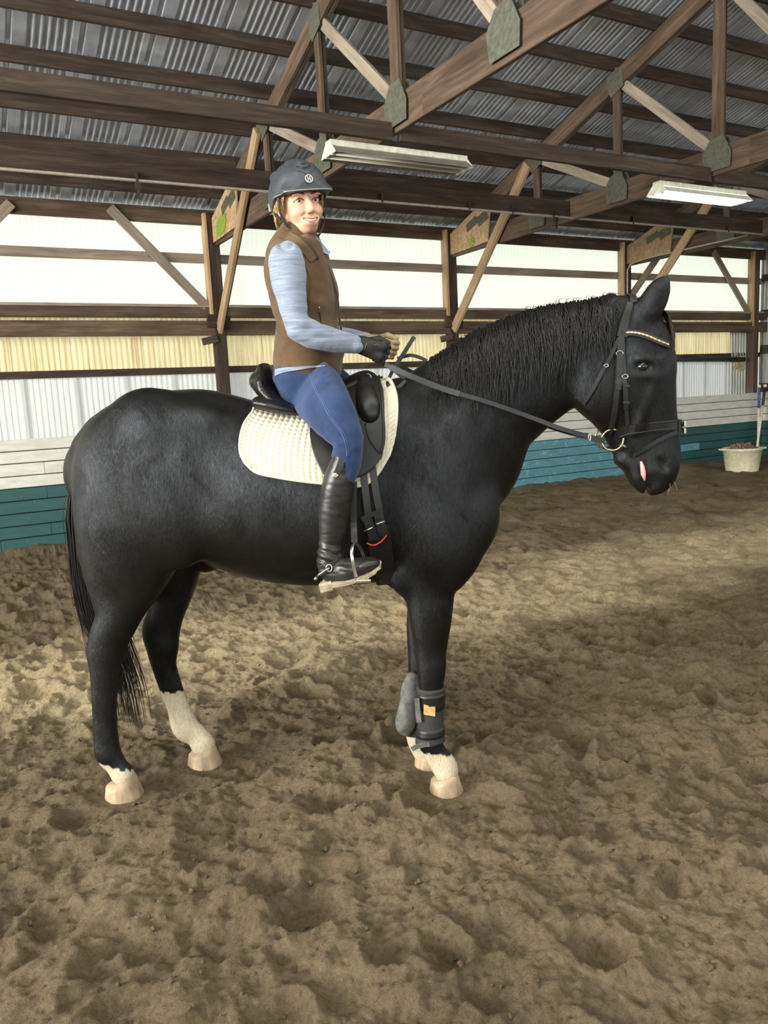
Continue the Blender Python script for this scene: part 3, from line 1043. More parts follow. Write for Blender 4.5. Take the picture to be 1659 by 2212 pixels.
def catmull(S, res):
    S = np.asarray(S, float)
    if len(S) < 3 or res < 2: return S
    P = np.vstack([2 * S[0] - S[1], S, 2 * S[-1] - S[-2]])
    out = []
    for i in range(1, len(P) - 2):
        p0, p1, p2, p3 = P[i - 1], P[i], P[i + 1], P[i + 2]
        for j in range(res):
            t = j / res
            out.append(0.5 * ((2 * p1) + (p2 - p0) * t + (2 * p0 - 5 * p1 + 4 * p2 - p3) * t * t + (3 * p1 - p0 - 3 * p2 + p3) * t ** 3))
    out.append(P[-2])
    return np.array(out)


def spline(pts, res=6):
    return [Vector(p) for p in catmull(np.array([tuple(p) for p in pts]), res)]


# ------------------------------------------------------------------ horse
# horse frame: x forward, y to its left (away from the camera), z up
HO, HH = (1.109, 2.994, 0.0), math.radians(-33.2)


def horse_root(name):
    return empty(name, HO, HH)


hf = Field((-1.05, -0.42, -0.02), (1.85, 0.42, 2.12), 0.0075)
barrel = [(-0.439, 1.627, -0.470, 0.995, 0.000, 0.250), (-0.305, 1.639, -0.315, 0.961, 0.000, 0.265), (-0.174, 1.622, -0.200, 0.943, 0.000, 0.275), (-0.044, 1.588, -0.087, 0.889, 0.000, 0.290), (0.103, 1.552, 0.056, 0.849, 0.000, 0.300), (0.251, 1.538, 0.209, 0.836, 0.000, 0.300), (0.383, 1.568, 0.353, 0.838, 0.000, 0.285), (0.487, 1.632, 0.468, 0.848, 0.000, 0.255), (0.533, 1.629, 0.512, 0.858, 0.000, 0.235)]
hf.sweep(barrel, 0.0, 14, p=2.15)
# croup and buttocks
hf.sweep([(-0.673, 1.512, -0.623, 1.137, 0.000, 0.130), (-0.600, 1.564, -0.551, 1.076, 0.000, 0.210), (-0.459, 1.619, -0.476, 1.035, 0.000, 0.250), (-0.268, 1.632, -0.279, 1.047, 0.000, 0.260)], 0.05)
near_hind = [(-0.599, 1.452, -0.217, 1.488, -0.140, 0.130), (-0.702, 1.347, -0.219, 1.345, -0.140, 0.145), (-0.738, 1.220, -0.254, 1.192, -0.140, 0.148), (-0.745, 1.090, -0.314, 1.060, -0.140, 0.140), (-0.733, 0.957, -0.391, 0.954, -0.140, 0.115), (-0.714, 0.842, -0.463, 0.869, -0.140, 0.085), (-0.704, 0.755, -0.526, 0.769, -0.140, 0.066), (-0.740, 0.673, -0.579, 0.674, -0.140, 0.054), (-0.759, 0.607, -0.602, 0.618, -0.140, 0.050), (-0.754, 0.508, -0.635, 0.529, -0.140, 0.042), (-0.763, 0.353, -0.660, 0.351, -0.140, 0.034), (-0.769, 0.235, -0.664, 0.242, -0.140, 0.036), (-0.770, 0.166, -0.660, 0.185, -0.140, 0.041), (-0.732, 0.112, -0.642, 0.138, -0.140, 0.033), (-0.709, 0.067, -0.615, 0.099, -0.140, 0.040)]
far_hind = [(-0.714, 1.418, -0.290, 1.420, 0.140, 0.130), (-0.770, 1.181, -0.303, 1.143, 0.140, 0.145), (-0.733, 0.996, -0.327, 0.982, 0.140, 0.135), (-0.646, 0.870, -0.361, 0.871, 0.140, 0.108), (-0.585, 0.764, -0.401, 0.789, 0.140, 0.080), (-0.604, 0.681, -0.443, 0.687, 0.140, 0.064), (-0.634, 0.605, -0.466, 0.614, 0.140, 0.054), (-0.624, 0.533, -0.478, 0.546, 0.140, 0.050), (-0.607, 0.447, -0.496, 0.466, 0.140, 0.042), (-0.581, 0.339, -0.478, 0.362, 0.140, 0.035), (-0.554, 0.240, -0.451, 0.258, 0.140, 0.035), (-0.539, 0.146, -0.416, 0.172, 0.140, 0.041), (-0.481, 0.106, -0.384, 0.143, 0.140, 0.033), (-0.460, 0.057, -0.354, 0.104, 0.140, 0.040)]
near_fore = [(0.582, 1.399, 0.852, 1.335, -0.130, 0.085), (0.550, 1.223, 0.872, 1.228, -0.130, 0.100), (0.535, 1.061, 0.881, 1.066, -0.130, 0.105), (0.537, 0.942, 0.810, 0.942, -0.130, 0.100), (0.537, 0.855, 0.754, 0.870, -0.130, 0.084), (0.554, 0.783, 0.735, 0.787, -0.130, 0.070), (0.567, 0.679, 0.713, 0.692, -0.130, 0.056), (0.576, 0.575, 0.701, 0.589, -0.130, 0.050), (0.579, 0.517, 0.698, 0.522, -0.130, 0.052), (0.583, 0.450, 0.687, 0.453, -0.130, 0.045), (0.590, 0.382, 0.675, 0.384, -0.130, 0.035), (0.585, 0.265, 0.669, 0.267, -0.130, 0.034), (0.573, 0.198, 0.672, 0.206, -0.130, 0.041), (0.595, 0.138, 0.689, 0.156, -0.130, 0.034), (0.619, 0.090, 0.723, 0.116, -0.130, 0.040), (0.633, 0.062, 0.731, 0.084, -0.130, 0.046)]
far_fore = [(0.537, 1.195, 0.850, 1.201, 0.100, 0.100), (0.522, 1.020, 0.864, 1.027, 0.100, 0.100), (0.526, 0.852, 0.733, 0.845, 0.100, 0.085), (0.541, 0.721, 0.699, 0.716, 0.100, 0.060), (0.534, 0.599, 0.676, 0.606, 0.100, 0.052), (0.534, 0.497, 0.662, 0.494, 0.100, 0.050), (0.533, 0.435, 0.652, 0.432, 0.100, 0.050), (0.527, 0.352, 0.619, 0.350, 0.100, 0.036), (0.508, 0.227, 0.594, 0.225, 0.100, 0.034), (0.511, 0.121, 0.610, 0.124, 0.100, 0.042), (0.530, 0.052, 0.624, 0.072, 0.100, 0.034), (0.556, 0.003, 0.654, 0.025, 0.100, 0.042)]
hf.sweep(near_hind, 0.045)
hf.sweep(far_hind, 0.045)
hf.sweep(near_fore, 0.045)
hf.sweep(far_fore, 0.045)
neck = [(0.532, 1.620, 0.913, 1.118, 0.000, 0.185), (0.626, 1.687, 0.952, 1.228, 0.000, 0.175), (0.714, 1.724, 1.012, 1.326, 0.000, 0.160), (0.810, 1.784, 1.064, 1.379, 0.000, 0.140), (0.918, 1.829, 1.112, 1.426, 0.000, 0.125), (1.025, 1.863, 1.155, 1.465, 0.000, 0.110), (1.130, 1.887, 1.198, 1.508, 0.000, 0.100), (1.226, 1.895, 1.234, 1.528, 0.000, 0.092), (1.322, 1.902, 1.280, 1.557, 0.000, 0.088), (1.391, 1.903, 1.355, 1.624, 0.000, 0.080)]
hf.sweep(neck, 0.05, 14, p=1.9)
head = [(1.474, 1.878, 1.331, 1.745, 0.000, 0.070), (1.546, 1.847, 1.281, 1.646, 0.000, 0.092), (1.577, 1.778, 1.252, 1.544, 0.000, 0.104), (1.583, 1.709, 1.259, 1.498, 0.000, 0.105), (1.592, 1.630, 1.292, 1.455, 0.000, 0.096), (1.604, 1.542, 1.329, 1.412, 0.000, 0.084), (1.615, 1.453, 1.367, 1.342, 0.000, 0.071), (1.626, 1.385, 1.396, 1.297, 0.000, 0.064), (1.630, 1.323, 1.420, 1.260, 0.000, 0.062), (1.622, 1.264, 1.434, 1.227, 0.000, 0.062), (1.580, 1.224, 1.463, 1.215, 0.000, 0.052)]
hf.sweep(head, 0.025, 14, p=2.2)
(ex, ey, ez), = [(1.469, -0.100, 1.647)]
hl = lambda q: q[0]
# cheek, brow, muzzle and lips on both sides
for s in (-1, 1):
    c = hl([(1.325, -0.060, 1.580)]); hf.ell((c[0], s * 0.060, c[2]), (0.105, 0.052, 0.125), 0.03, Matrix.Rotation(-0.35, 3, 'Y'))
    hf.ell((ex - .005, s * 0.082, ez + 0.028), (0.055, 0.026, 0.022), 0.02, Matrix.Rotation(0.25, 3, 'Y'))
    hf.ell((ex, s * 0.088, ez - 0.030), (0.045, 0.018, 0.014), 0.02, Matrix.Rotation(0.15, 3, 'Y'))
    hf.ell((ex, s * 0.110, ez), (0.034, 0.022, 0.016), 0.008, op='sub')
    c = hl([(1.488, -0.060, 1.530)]); hf.ell((c[0], s * 0.078, c[2]), (0.016, 0.016, 0.11), 0.02, Matrix.Rotation(0.30, 3, 'Y'))
    c = hl([(1.566, -0.060, 1.281)]); hf.ell((c[0], s * 0.050, c[2]), (0.045, 0.026, 0.060), 0.02, Matrix.Rotation(-0.3, 3, 'Y'))
    c = hl([(1.550, -0.070, 1.277)]); hf.ell((c[0], s * 0.078, c[2]), (0.016, 0.024, 0.034), 0.012, Matrix.Rotation(-0.5, 3, 'Y'), op='sub')
    # hollow behind the jaw and above the eye
    c = hl([(1.405, -0.100, 1.701)]); hf.ell((c[0] - .02, s * 0.125, c[2]), (0.05, 0.03, 0.06), 0.03, op='sub')
    # ears
    ear = [(1.457, 1.867, 1.538, 1.829, -0.055, 0.038), (1.469, 1.901, 1.561, 1.861, -0.055, 0.038), (1.494, 1.938, 1.573, 1.899, -0.055, 0.031), (1.527, 1.961, 1.576, 1.935, -0.055, 0.019), (1.561, 1.971, 1.576, 1.963, -0.055, 0.008)]
    hf.sweep(ear if s < 0 else [(1.491, 1.869, 1.557, 1.838, 0.055, 0.036), (1.501, 1.905, 1.574, 1.872, 0.055, 0.036), (1.525, 1.944, 1.592, 1.912, 0.055, 0.030), (1.560, 1.969, 1.598, 1.950, 0.055, 0.018), (1.588, 1.980, 1.600, 1.974, 0.055, 0.007)], 0.02)
    c = hl([(1.539, -0.100, 1.894)]); hf.ell((c[0] + (.012 if s < 0 else .05), s * 0.097, c[2]), (0.018, 0.018, 0.05), 0.012, Matrix.Rotation(0.25, 3, 'Y'), op='sub')
# chin and lower lip, split from the upper lip by the mouth
hf.sweep([(1.388, 1.310, 1.427, 1.281, 0.000, 0.050), (1.427, 1.272, 1.463, 1.251, 0.000, 0.048), (1.442, 1.230, 1.481, 1.225, 0.000, 0.046), (1.463, 1.207, 1.495, 1.202, 0.000, 0.036)], 0.02)
for s in (-1, 1):
    for q in [(1.448, -0.060, 1.313), (1.459, -0.060, 1.286), (1.469, -0.060, 1.253), (1.480, -0.060, 1.220), (1.490, -0.060, 1.191)]:
        hf.ell((q[0], s * 0.066, q[2]), (0.006, 0.022, 0.018), 0.006, op='sub')
q = hl([(1.506, 0.000, 1.176)]); hf.ell((q[0], 0, q[2]), (0.008, 0.09, 0.022), 0.008, op='sub')
# muscles of the near and far side
for s in (-1, 1):
    for px, y, r, a, op in (
        ([(0.693, -0.200, 1.068)], .175, (.10, .055, .17), -.35, 'add'),     # triceps
        ([(0.763, -0.200, 1.327)], .135, (.075, .05, .22), .30, 'add'),      # shoulder blade
        ([(0.853, -0.150, 1.107)], .10, (.065, .09, .10), 0, 'add'),       # breast
        ([(-0.345, -0.200, 1.159)], .215, (.12, .07, .20), -.35, 'add'),      # thigh
        ([(-0.541, -0.200, 1.311)], .175, (.13, .08, .22), .25, 'add'),       # buttock
        ([(-0.204, -0.200, 1.534)], .195, (.09, .04, .05), .2, 'add'),        # point of hip
        ([(-0.169, -0.200, 1.313)], .335, (.055, .05, .22), -.15, 'sub'),     # flank hollow
        ([(-0.600, -0.100, 0.770)], .13, (.05, .06, .10), .35, 'add'),        # gaskin
        ([(0.644, -0.100, 0.735)], .145, (.06, .055, .11), -.05, 'add'),     # forearm
        ([(0.536, -0.100, 0.879)], .14, (.04, .05, .05), 0, 'add'),          # elbow
    ):
        c = px[0]
        if s > 0 and a in (.35,): continue
        if s > 0 and c[2] < 0.85: continue
        hf.ell((c[0], s * y, c[2]), r, 0.05, Matrix.Rotation(a, 3, 'Y'), op=op)
q = hl([(-0.280, 0.000, 0.942)]); hf.ell(q, (0.06, 0.045, 0.045), 0.03)
q = hl([(0.138, 0.000, 1.512)])
HV, HQ = hf.mesh(5)
# keep only the connected skin (drop specks)
me = fast_mesh('horse_body', HV, HQ)

# white socks are markings of the coat: painted per vertex with a ragged edge
px_, py_, pz_ = HV[:, 0], HV[:, 1], HV[:, 2]
rag = 0.012 * vnoise(px_ * 60, pz_ * 25 + py_ * 60, 31)
sock = np.zeros(len(HV), np.float32)
for xc, yc, r, zt_, slope in ((-0.68, -.14, .17, 0.125, -0.35), (-0.45, .14, .2, 0.335, 0.0), (0.68, -.13, .22, 0.15, -0.2), (0.60, .10, .17, 0.20, 0.2)):
    m = (np.abs(px_ - xc) < r) & (np.sign(py_) == np.sign(yc)) & (pz_ < zt_ + slope * (px_ - xc) + rag)
    sock[m] = 1
at = me.attributes.new('sock', 'FLOAT', 'POINT'); at.data.foreach_set('value', sock)


def coat_mat():
    m, nt, p = new_mat('black_coat')
    a = nt.nodes.new('ShaderNodeAttribute'); a.attribute_name = 'sock'
    v = mapping(nt, 'Object', (1, 1, 1))
    n = noise(nt, v, 3.0, 5, 0.6)
    vh = mapping(nt, 'Object', (22, 22, 6))
    nh = noise(nt, vh, 7.0, 6, 0.72, 1.6)
    black = ramp(nt, n, [(0.3, srgb(17, 15, 13)), (0.7, srgb(23, 21, 18))])
    white = ramp(nt, nh, [(0.3, srgb(150, 132, 106)), (0.6, srgb(188, 177, 154))])
    nt.links.new(mix(nt, a.outputs['Fac'], black, white), p.inputs['Base Color'])
    ro = ramp(nt, n, [(0.3, (0.28, 0.28, 0.28, 1)), (0.7, (0.42, 0.42, 0.42, 1))])
    nt.links.new(ro, p.inputs['Roughness'])
    lf = noise(nt, mapping(nt, 'Object', (3, 3, 2)), 2.2, 6, 0.62, 0.8)
    sp = mix(nt, 0.45, ramp(nt, lf, [(0.38, (0.06, 0.06, 0.06, 1)), (0.66, (0.42, 0.42, 0.42, 1))]), ramp(nt, nh, [(0.36, (0.04, 0.04, 0.04, 1)), (0.68, (0.5, 0.5, 0.5, 1))]))
    nt.links.new(sp, p.inputs['Specular IOR Level'])
    p.inputs['Specular Tint'].default_value = (0.78, 0.88, 1.0, 1)
    p.inputs['Sheen Weight'].default_value = 0.0
    p.inputs['Sheen Roughness'].default_value = 0.35
    bump(nt, p, nh, 0.4, 0.006)
    return m


M['coat'] = coat_mat()
horse = horse_root('horse'); tag(horse, 'black horse with white socks standing side-on in the sand', 'horse')
body = mobj('body', me, M['coat'], horse)
HB = BVHTree.FromPolygons([tuple(v) for v in HV.tolist()], HQ.tolist())


def side_hit(x, z, off=0.0, s=-1):
    """point on the horse's flank seen straight from the side, pushed out by off"""
    h = HB.ray_cast(Vector((x, s * 1.2, z)), Vector((0, -s, 0)))
    if h[0] is None:
        n = HB.find_nearest(Vector((x, s * 0.05, z)))
        return n[0] + n[1] * off, n[1]
    n = h[1] if h[1].y * s > 0 else -h[1]
    return h[0] + n * off, n


# hooves
hoof_mat = simple('hoof_horn', srgb(150, 130, 104)[:3], 0.55, 0, 0.2, 24, 0.2, (1, 1, .3))
def hoof(toe, heel, y, ztop_f, ztop_b):
    """toe, heel: ground x; coronet heights front and back"""
    m = MB(); n = 20
    cx, hl_ = (toe + heel) / 2, (toe - heel) / 2
    rings = []
    for t in np.linspace(0, 1, 5):
        ring = []
        for k in range(n):
            a = 2 * math.pi * k / n
            ca_, sa_ = math.cos(a), math.sin(a)
            wid = hl_ * 0.98 * (1 - 0.22 * t)
            z = -0.03 + t * (0.03 + ztop_b + (ztop_f - ztop_b) * (ca_ + 1) / 2)
            ring.append((cx + hl_ * (1 - 0.20 * t) * ca_ - 0.014 * t * (1.2 if ca_ > 0 else 0.35), y + wid * sa_ * (0.9 if ca_ < -.5 else 1), z))
        rings.append(ring)
    m.rings(rings)
    return m.build('hoof', hoof_mat, horse, True)


hoof([(-0.577, -0.140, 0.016)][0][0], [(-0.747, -0.140, 0.014)][0][0], -.14, 0.075, 0.035)
hoof([(-0.321, 0.140, 0.039)][0][0], [(-0.485, 0.140, 0.017)][0][0], .14, 0.075, 0.035)
hoof([(0.755, -0.130, 0.026)][0][0], [(0.608, -0.130, 0.010)][0][0], -.13, 0.075, 0.035)
hoof([(0.688, 0.100, -0.048)][0][0], [(0.538, 0.100, -0.055)][0][0], .10, 0.075, 0.035)

# eyes
eye_mat = simple('dark_eye', (0.008, 0.006, 0.005), 0.16, 0, 0.1, 10, 0)
for s in (-1, 1):
    MB().lathe([(0, -.024), (.014, -.0195), (.0215, -.0105), (.0245, 0), (.0215, .0105), (.014, .0195), (0, .024)], (ex, s * 0.082, ez), 16).build('eye', eye_mat, horse, True)
# tongue tip between the lips
tg = simple('tongue', srgb(214, 150, 138)[:3], 0.4, 0, 0.08, 30)
pts = [(1.470, -0.062, 1.291), (1.476, -0.062, 1.267), (1.479, -0.062, 1.242), (1.484, -0.062, 1.217)]
MB().tube(pts, [.004, .009, .010, .003], 10, sx=1.0).build('tongue', tg, horse, True)

# ------------------------------------------------------------------ mane, forelock, tail
def hair_mat(name, c0, c1):
    m, nt, p = new_mat(name)
    oi = mapping(nt, 'Object', (25, 25, 25))
    n = noise(nt, oi, 4, 3)
    nt.links.new(ramp(nt, n, [(0.3, c0), (0.7, c1)]), p.inputs['Base Color'])
    p.inputs['Roughness'].default_value = 0.42
    p.inputs['Specular IOR Level'].default_value = 0.3
    return m


M['hair'] = hair_mat('black_horse_hair', srgb(17, 16, 15), srgb(28, 26, 24))
hr = random.Random(3)


def strands(name, gen, n, r0, parent, mat, k=4):
    m = MB()
    for i in range(n):
        pts = gen(i)
        if not pts: continue
        L = len(pts)
        rr = r0 * hr.uniform(.6, 1.3)
        m.tube(pts, [rr * (1 - 0.75 * (j / (L - 1)) ** 1.5) for j in range(L)], k, cap=False)
    return m.build(name, mat, parent, True)


crest = spline([(0.681, 0.000, 1.708), (0.755, 0.000, 1.750), (0.828, 0.000, 1.796), (0.918, 0.000, 1.833), (1.007, 0.000, 1.863), (1.095, 0.000, 1.886), (1.183, 0.000, 1.894), (1.270, 0.000, 1.900), (1.348, 0.000, 1.909), (1.384, 0.000, 1.909)], 8)


def mane_strand(i):
    t = hr.random()
    f = t * (len(crest) - 1); j = min(int(f), len(crest) - 2)
    p = crest[j].lerp(crest[j + 1], f - j)
    L = hr.uniform(.12, .30) * (0.45 + 0.75 * math.sin(math.pi * min(1, t * .9 + .08)))
    if t > .93: L *= .6
    out = [p + Vector((0, hr.uniform(.0, .03), 0.000))]
    n = 9
    sway = hr.uniform(-.10, .04); wv = hr.uniform(0, 6)
    for q in range(1, n + 1):
        u = q / n
        x = p.x + sway * u * L * 2 + 0.008 * math.sin(wv + u * 7)
        z = p.z + 0.012 * math.sin(min(1, u * 4) * math.pi) - L * u
        h, nn = side_hit(x, z, 0.006 + 0.010 * hr.random())
        if u < .16: h = out[0].lerp(h, .6); h.z = max(h.z, z) + .006
        out.append(h)
    return out


strands('mane', mane_strand, 900, 0.0021, horse, M['hair'])


def wisp(i):
    t = hr.random() ** .8
    f = t * (len(crest) - 1); j = min(int(f), len(crest) - 2)
    p = crest[j].lerp(crest[j + 1], f - j) + Vector((0, 0, -.004))
    L = hr.uniform(.02, .045); a = hr.uniform(.3, 1.4)
    return [p + Vector((-L * u * math.cos(a) + L * .8 * u * u, -0.03 * u, L * math.sin(a) * (u - .75 * u * u) * 2)) for u in (0, .25, .5, .75, 1)]


strands('mane_wisp', wisp, 90, 0.0013, horse, M['hair'])

poll = [(1.491, 0.000, 1.874)][0]


def fore(i):
    tgt = [(1.601, 0.000, 1.734), (1.596, 0.000, 1.682)][hr.randrange(2)]
    p0 = Vector(poll) + Vector((hr.uniform(-.02, .03), hr.uniform(-.035, .03), 0))
    y1 = hr.uniform(-.075, .05)
    out = []
    L = hr.uniform(.35, 1.1)
    ctrl = [Vector(q) for q in [(1.520, 0.000, 1.876), (1.573, 0.000, 1.845), (1.597, 0.000, 1.803), (1.608, 0.000, 1.742), (1.607, 0.000, 1.682), (1.597, 0.000, 1.630)]]
    cs = spline(ctrl, 4)
    for j, c in enumerate(cs[:max(5, int(len(cs) * L))]):
        u = j / (len(cs) - 1)
        out.append(Vector((c.x + hr.uniform(-.002, .002) - 1.2 * abs(y1 * u) * .35, p0.y * (1 - u) + y1 * u, c.z)))
    return [p0] + out


strands('forelock', fore, 150, 0.0018, horse, hair_mat('brownish_forelock', srgb(30, 25, 20), srgb(60, 42, 30)))
# tail: fleshy dock with long hair
dock = [(-0.636, 0.000, 1.553), (-0.691, 0.000, 1.526), (-0.741, 0.000, 1.477), (-0.777, 0.000, 1.403), (-0.798, 0.000, 1.298)]
MB().tube(spline(dock, 5), list(np.linspace(.035, .022, 21)), 10).build('dock', M['coat'], horse, True)


def tail(i):
    a = hr.random() ** .7
    d = spline(dock, 5); f = a * (len(d) - 1); j = min(int(f), len(d) - 2)
    p = d[j].lerp(d[j + 1], f - j)
    oy = hr.uniform(-.055, .055); ox = hr.uniform(-.012, .085)
    long = hr.random()
    path = [(-0.814, 0.000, 1.203), (-0.821, 0.000, 1.066), (-0.823, 0.000, 0.908), (-0.804, 0.000, 0.747), (-0.756, 0.000, 0.583), (-0.721, 0.000, 0.417), (-0.709, 0.000, 0.250)]
    short = [(-0.816, 0.000, 1.222), (-0.825, 0.000, 1.106), (-0.828, 0.000, 0.988), (-0.831, 0.000, 0.848), (-0.832, 0.000, 0.728), (-0.831, 0.000, 0.626), (-0.830, 0.000, 0.544)]
    out = [p + Vector((0, oy * .4, 0))]
    for A, B in zip(path, short):
        A, B = Vector(A), Vector(B)
        q = A.lerp(B, max(0, long - .35))
        u = len(out) / 7
        out.append(q + Vector((ox * (1 + .6 * u) + hr.uniform(-.004, .004), oy * (1 + .5 * u), 0)))
    n = hr.randint(5, 8)
    return spline(out[:n], 3)


strands('tail', tail, 650, 0.0026, horse, M['hair'])
wk = hair_mat('whisker', srgb(150, 140, 124), srgb(190, 180, 160))


def whisk(i):
    x, z = hr.choice([(1.615, 0.000, 1.227), (1.598, 0.000, 1.202), (1.498, 0.000, 1.180), (1.486, 0.000, 1.184), (1.583, 0.000, 1.191)])[::2]
    p = Vector((x, hr.uniform(-.05, .05), z + .01))
    d = Vector((hr.uniform(-.02, .03), hr.uniform(-.01, .01), -hr.uniform(.02, .06)))
    return [p, p + d * .5 + Vector((.003, 0, 0)), p + d]


strands('whisker', whisk, 12, 0.0006, horse, wk, 3)


# ------------------------------------------------------------------ tack
def leather(name, col, rough=0.38, bs=0.15):
    m, nt, p = new_mat(name)
    n = noise(nt, mapping(nt, 'Object', (1, 1, 1)), 14, 5)
    nf = noise(nt, mapping(nt, 'Object', (1, 1, 1)), 260, 3)
    nt.links.new(ramp(nt, n, [(0.3, tuple(c * .75 for c in col[:3])), (0.7, tuple(c * 1.25 for c in col[:3]))]), p.inputs['Base Color'])
    nt.links.new(ramp(nt, n, [(0.3, (rough - .06,) * 3), (0.7, (rough + .1,) * 3)]), p.inputs['Roughness'])
    p.inputs['Specular IOR Level'].default_value = 0.4
    bump(nt, p, nf, bs, 0.001)
    return m


M['leather'] = leather('black_leather', srgb(22, 20, 18))
M['leather_soft'] = leather('soft_black_leather', srgb(29, 28, 27), 0.5)
M['strap'] = leather('strap_leather', srgb(27, 26, 25), 0.42)
M['quilt'] = simple('cream_quilted_cotton', srgb(194, 187, 168)[:3], 0.9, 0, 0.05, 30, 0.1, spec=0.1)
M['brass'] = simple('pale_brass', srgb(186, 176, 150)[:3], 0.3, 1.0, 0.05, 30)
M['boot_neoprene'] = simple('dusty_neoprene', srgb(84, 84, 80)[:3], 0.85, 0, 0.3, 26, 0.2)
M['boot_dark'] = simple('dark_neoprene', srgb(38, 36, 36)[:3], 0.8, 0, 0.15, 26, 0.2)


def polyres(pts, n):
    """resample a polyline of tuples to n points by arc length"""
    A = np.array(pts, float)
    d = np.r_[0, np.cumsum(np.linalg.norm(np.diff(A, axis=0), axis=1))]
    t = np.linspace(0, d[-1], n)
    return np.stack([np.interp(t, d, A[:, i]) for i in range(A.shape[1])], 1)


def coons(bottom, top, left, right, nu, nv):
    b, t = polyres(catmull(np.array(bottom), 6), nu), polyres(catmull(np.array(top), 6), nu)
    l, r = polyres(catmull(np.array(left), 6), nv), polyres(catmull(np.array(right), 6), nv)
    u = np.linspace(0, 1, nu)[:, None, None]; v = np.linspace(0, 1, nv)[None, :, None]
    return ((1 - v) * b[:, None] + v * t[:, None] + (1 - u) * l[None] + u * r[None]
            - ((1 - u) * (1 - v) * b[0] + u * (1 - v) * b[-1] + (1 - u) * v * t[0] + u * v * t[-1]))


def drape(patch, off, thick, s=-1):
    """lay a 2D patch (x, z) against the horse's flank as a sheet with thickness"""
    nu, nv = patch.shape[:2]
    out, inn = [], []
    for i in range(nu):
        for j in range(nv):
            p, n = side_hit(patch[i, j, 0], patch[i, j, 1], 0.0, s)
            o = off(i / (nu - 1), j / (nv - 1)) if callable(off) else off
            out.append(p + n * (o + thick)); inn.append(p + n * max(o - .001, 0.001))
    m = MB()
    f = []
    for i in range(nu - 1):
        for j in range(nv - 1):
            a, b, c, d = i * nv + j, (i + 1) * nv + j, (i + 1) * nv + j + 1, i * nv + j + 1
            f.append((a, b, c, d) if s < 0 else (d, c, b, a))
    N = nu * nv
    fi = [tuple(reversed([q + N for q in x])) for x in f]
    rim = [i * nv for i in range(nu)] + [(nu - 1) * nv + j for j in range(1, nv)] + [i * nv + nv - 1 for i in range(nu - 2, -1, -1)] + [j for j in range(nv - 2, 0, -1)]
    fr = [(rim[k], rim[k] + N, rim[(k + 1) % len(rim)] + N, rim[(k + 1) % len(rim)]) for k in range(len(rim))]
    m.add(out + inn, f + fi + fr)
    return m, [out[k] for k in rim]


xz = lambda pts: [(p[0], p[2]) for p in pts]

# ---- saddle pad
pb = xz([(-0.010, -0.280, 1.364), (0.032, -0.280, 1.329), (0.108, -0.280, 1.309), (0.195, -0.280, 1.292), (0.274, -0.280, 1.280), (0.391, -0.280, 1.263), (0.441, -0.280, 1.275), (0.480, -0.280, 1.313), (0.517, -0.280, 1.370)])
pl_ = xz([(-0.010, -0.280, 1.364), (-0.028, -0.280, 1.402), (-0.031, -0.280, 1.453), (-0.022, -0.280, 1.503), (0.000, -0.280, 1.548)]) + xz([(-0.010, -0.100, 1.574)]) + xz([(-0.004, 0.000, 1.575)])
prr = xz([(0.517, -0.280, 1.370), (0.538, -0.280, 1.441), (0.550, -0.280, 1.516), (0.548, -0.280, 1.583)]) + xz([(0.526, -0.120, 1.637)]) + xz([(0.501, 0.000, 1.663)])
zsp = []
for u in np.linspace(0, 1, 9):
    x = pl_[-1][0] + (prr[-1][0] - pl_[-1][0]) * u
    h = HB.ray_cast(Vector((x, 0.0, 3.0)), Vector((0, 0, -1)))
    zsp.append((x, h[0].z - 0.004))
pl_[-1], prr[-1] = zsp[0], zsp[-1]
pad = horse_root('saddle_pad'); tag(pad, 'cream quilted saddle pad under the black saddle', 'saddle pad')
NQ, NR = 27, 19
for s in (-1, 1):
    patch = coons(pb, zsp, pl_, prr, NQ * 6 + 1, NR * 6 + 1)
    q = lambda u, v: 0.004 + 0.0055 * (abs(math.sin(math.pi * u * NQ)) * abs(math.sin(math.pi * v * NR))) ** 0.45
    m, rim = drape(patch, q, 0.006, s)
    m.build('quilted_side', M['quilt'], pad, True)
    e = (NQ * 6 + NR * 12)
    MB().tube([p for p in rim[:NQ * 6 + NR * 6]], 0.0065, 6).build('edge_binding', M['quilt'], pad, True)
    MB().tube([rim[0]] + rim[:-(NQ * 6 + NR * 6):-1], 0.0065, 6).build('edge_binding', M['quilt'], pad, True)

# ---- saddle
saddle = horse_root('saddle'); tag(saddle, 'black leather dressage saddle under the rider', 'saddle')
sf = Field((-0.05, -0.40, 1.25), (0.75, 0.40, 1.95), 0.006)
sf.sweep([(0.002, 1.710, 0.022, 1.622, 0.000, 0.130), (0.036, 1.661, 0.053, 1.584, 0.000, 0.165), (0.097, 1.603, 0.106, 1.544, 0.000, 0.185), (0.180, 1.585, 0.180, 1.534, 0.000, 0.160), (0.265, 1.606, 0.263, 1.544, 0.000, 0.120), (0.347, 1.660, 0.350, 1.580, 0.000, 0.100), (0.417, 1.689, 0.422, 1.608, 0.000, 0.085), (0.449, 1.673, 0.451, 1.615, 0.000, 0.070)], 0.02)
sf.sweep([(0.007, 1.724, 0.047, 1.708, 0.000, 0.115), (0.018, 1.673, 0.054, 1.657, 0.000, 0.140)], 0.02)
SVv, SQv = sf.mesh(3)
mobj('seat', fast_mesh('seat', SVv, SQv), M['leather'], saddle)
sf = Field((-0.1, -0.40, 1.35), (0.45, 0.40, 1.75), 0.006)
for s in (-1, 1):
    sf.sweep([(0.017, 1.608, 0.025, 1.558, -0.130, 0.065), (0.060, 1.602, 0.067, 1.546, -0.130, 0.085), (0.113, 1.582, 0.116, 1.533, -0.130, 0.085), (0.165, 1.559, 0.168, 1.527, -0.130, 0.060)], 0.01, mirror=(s > 0))
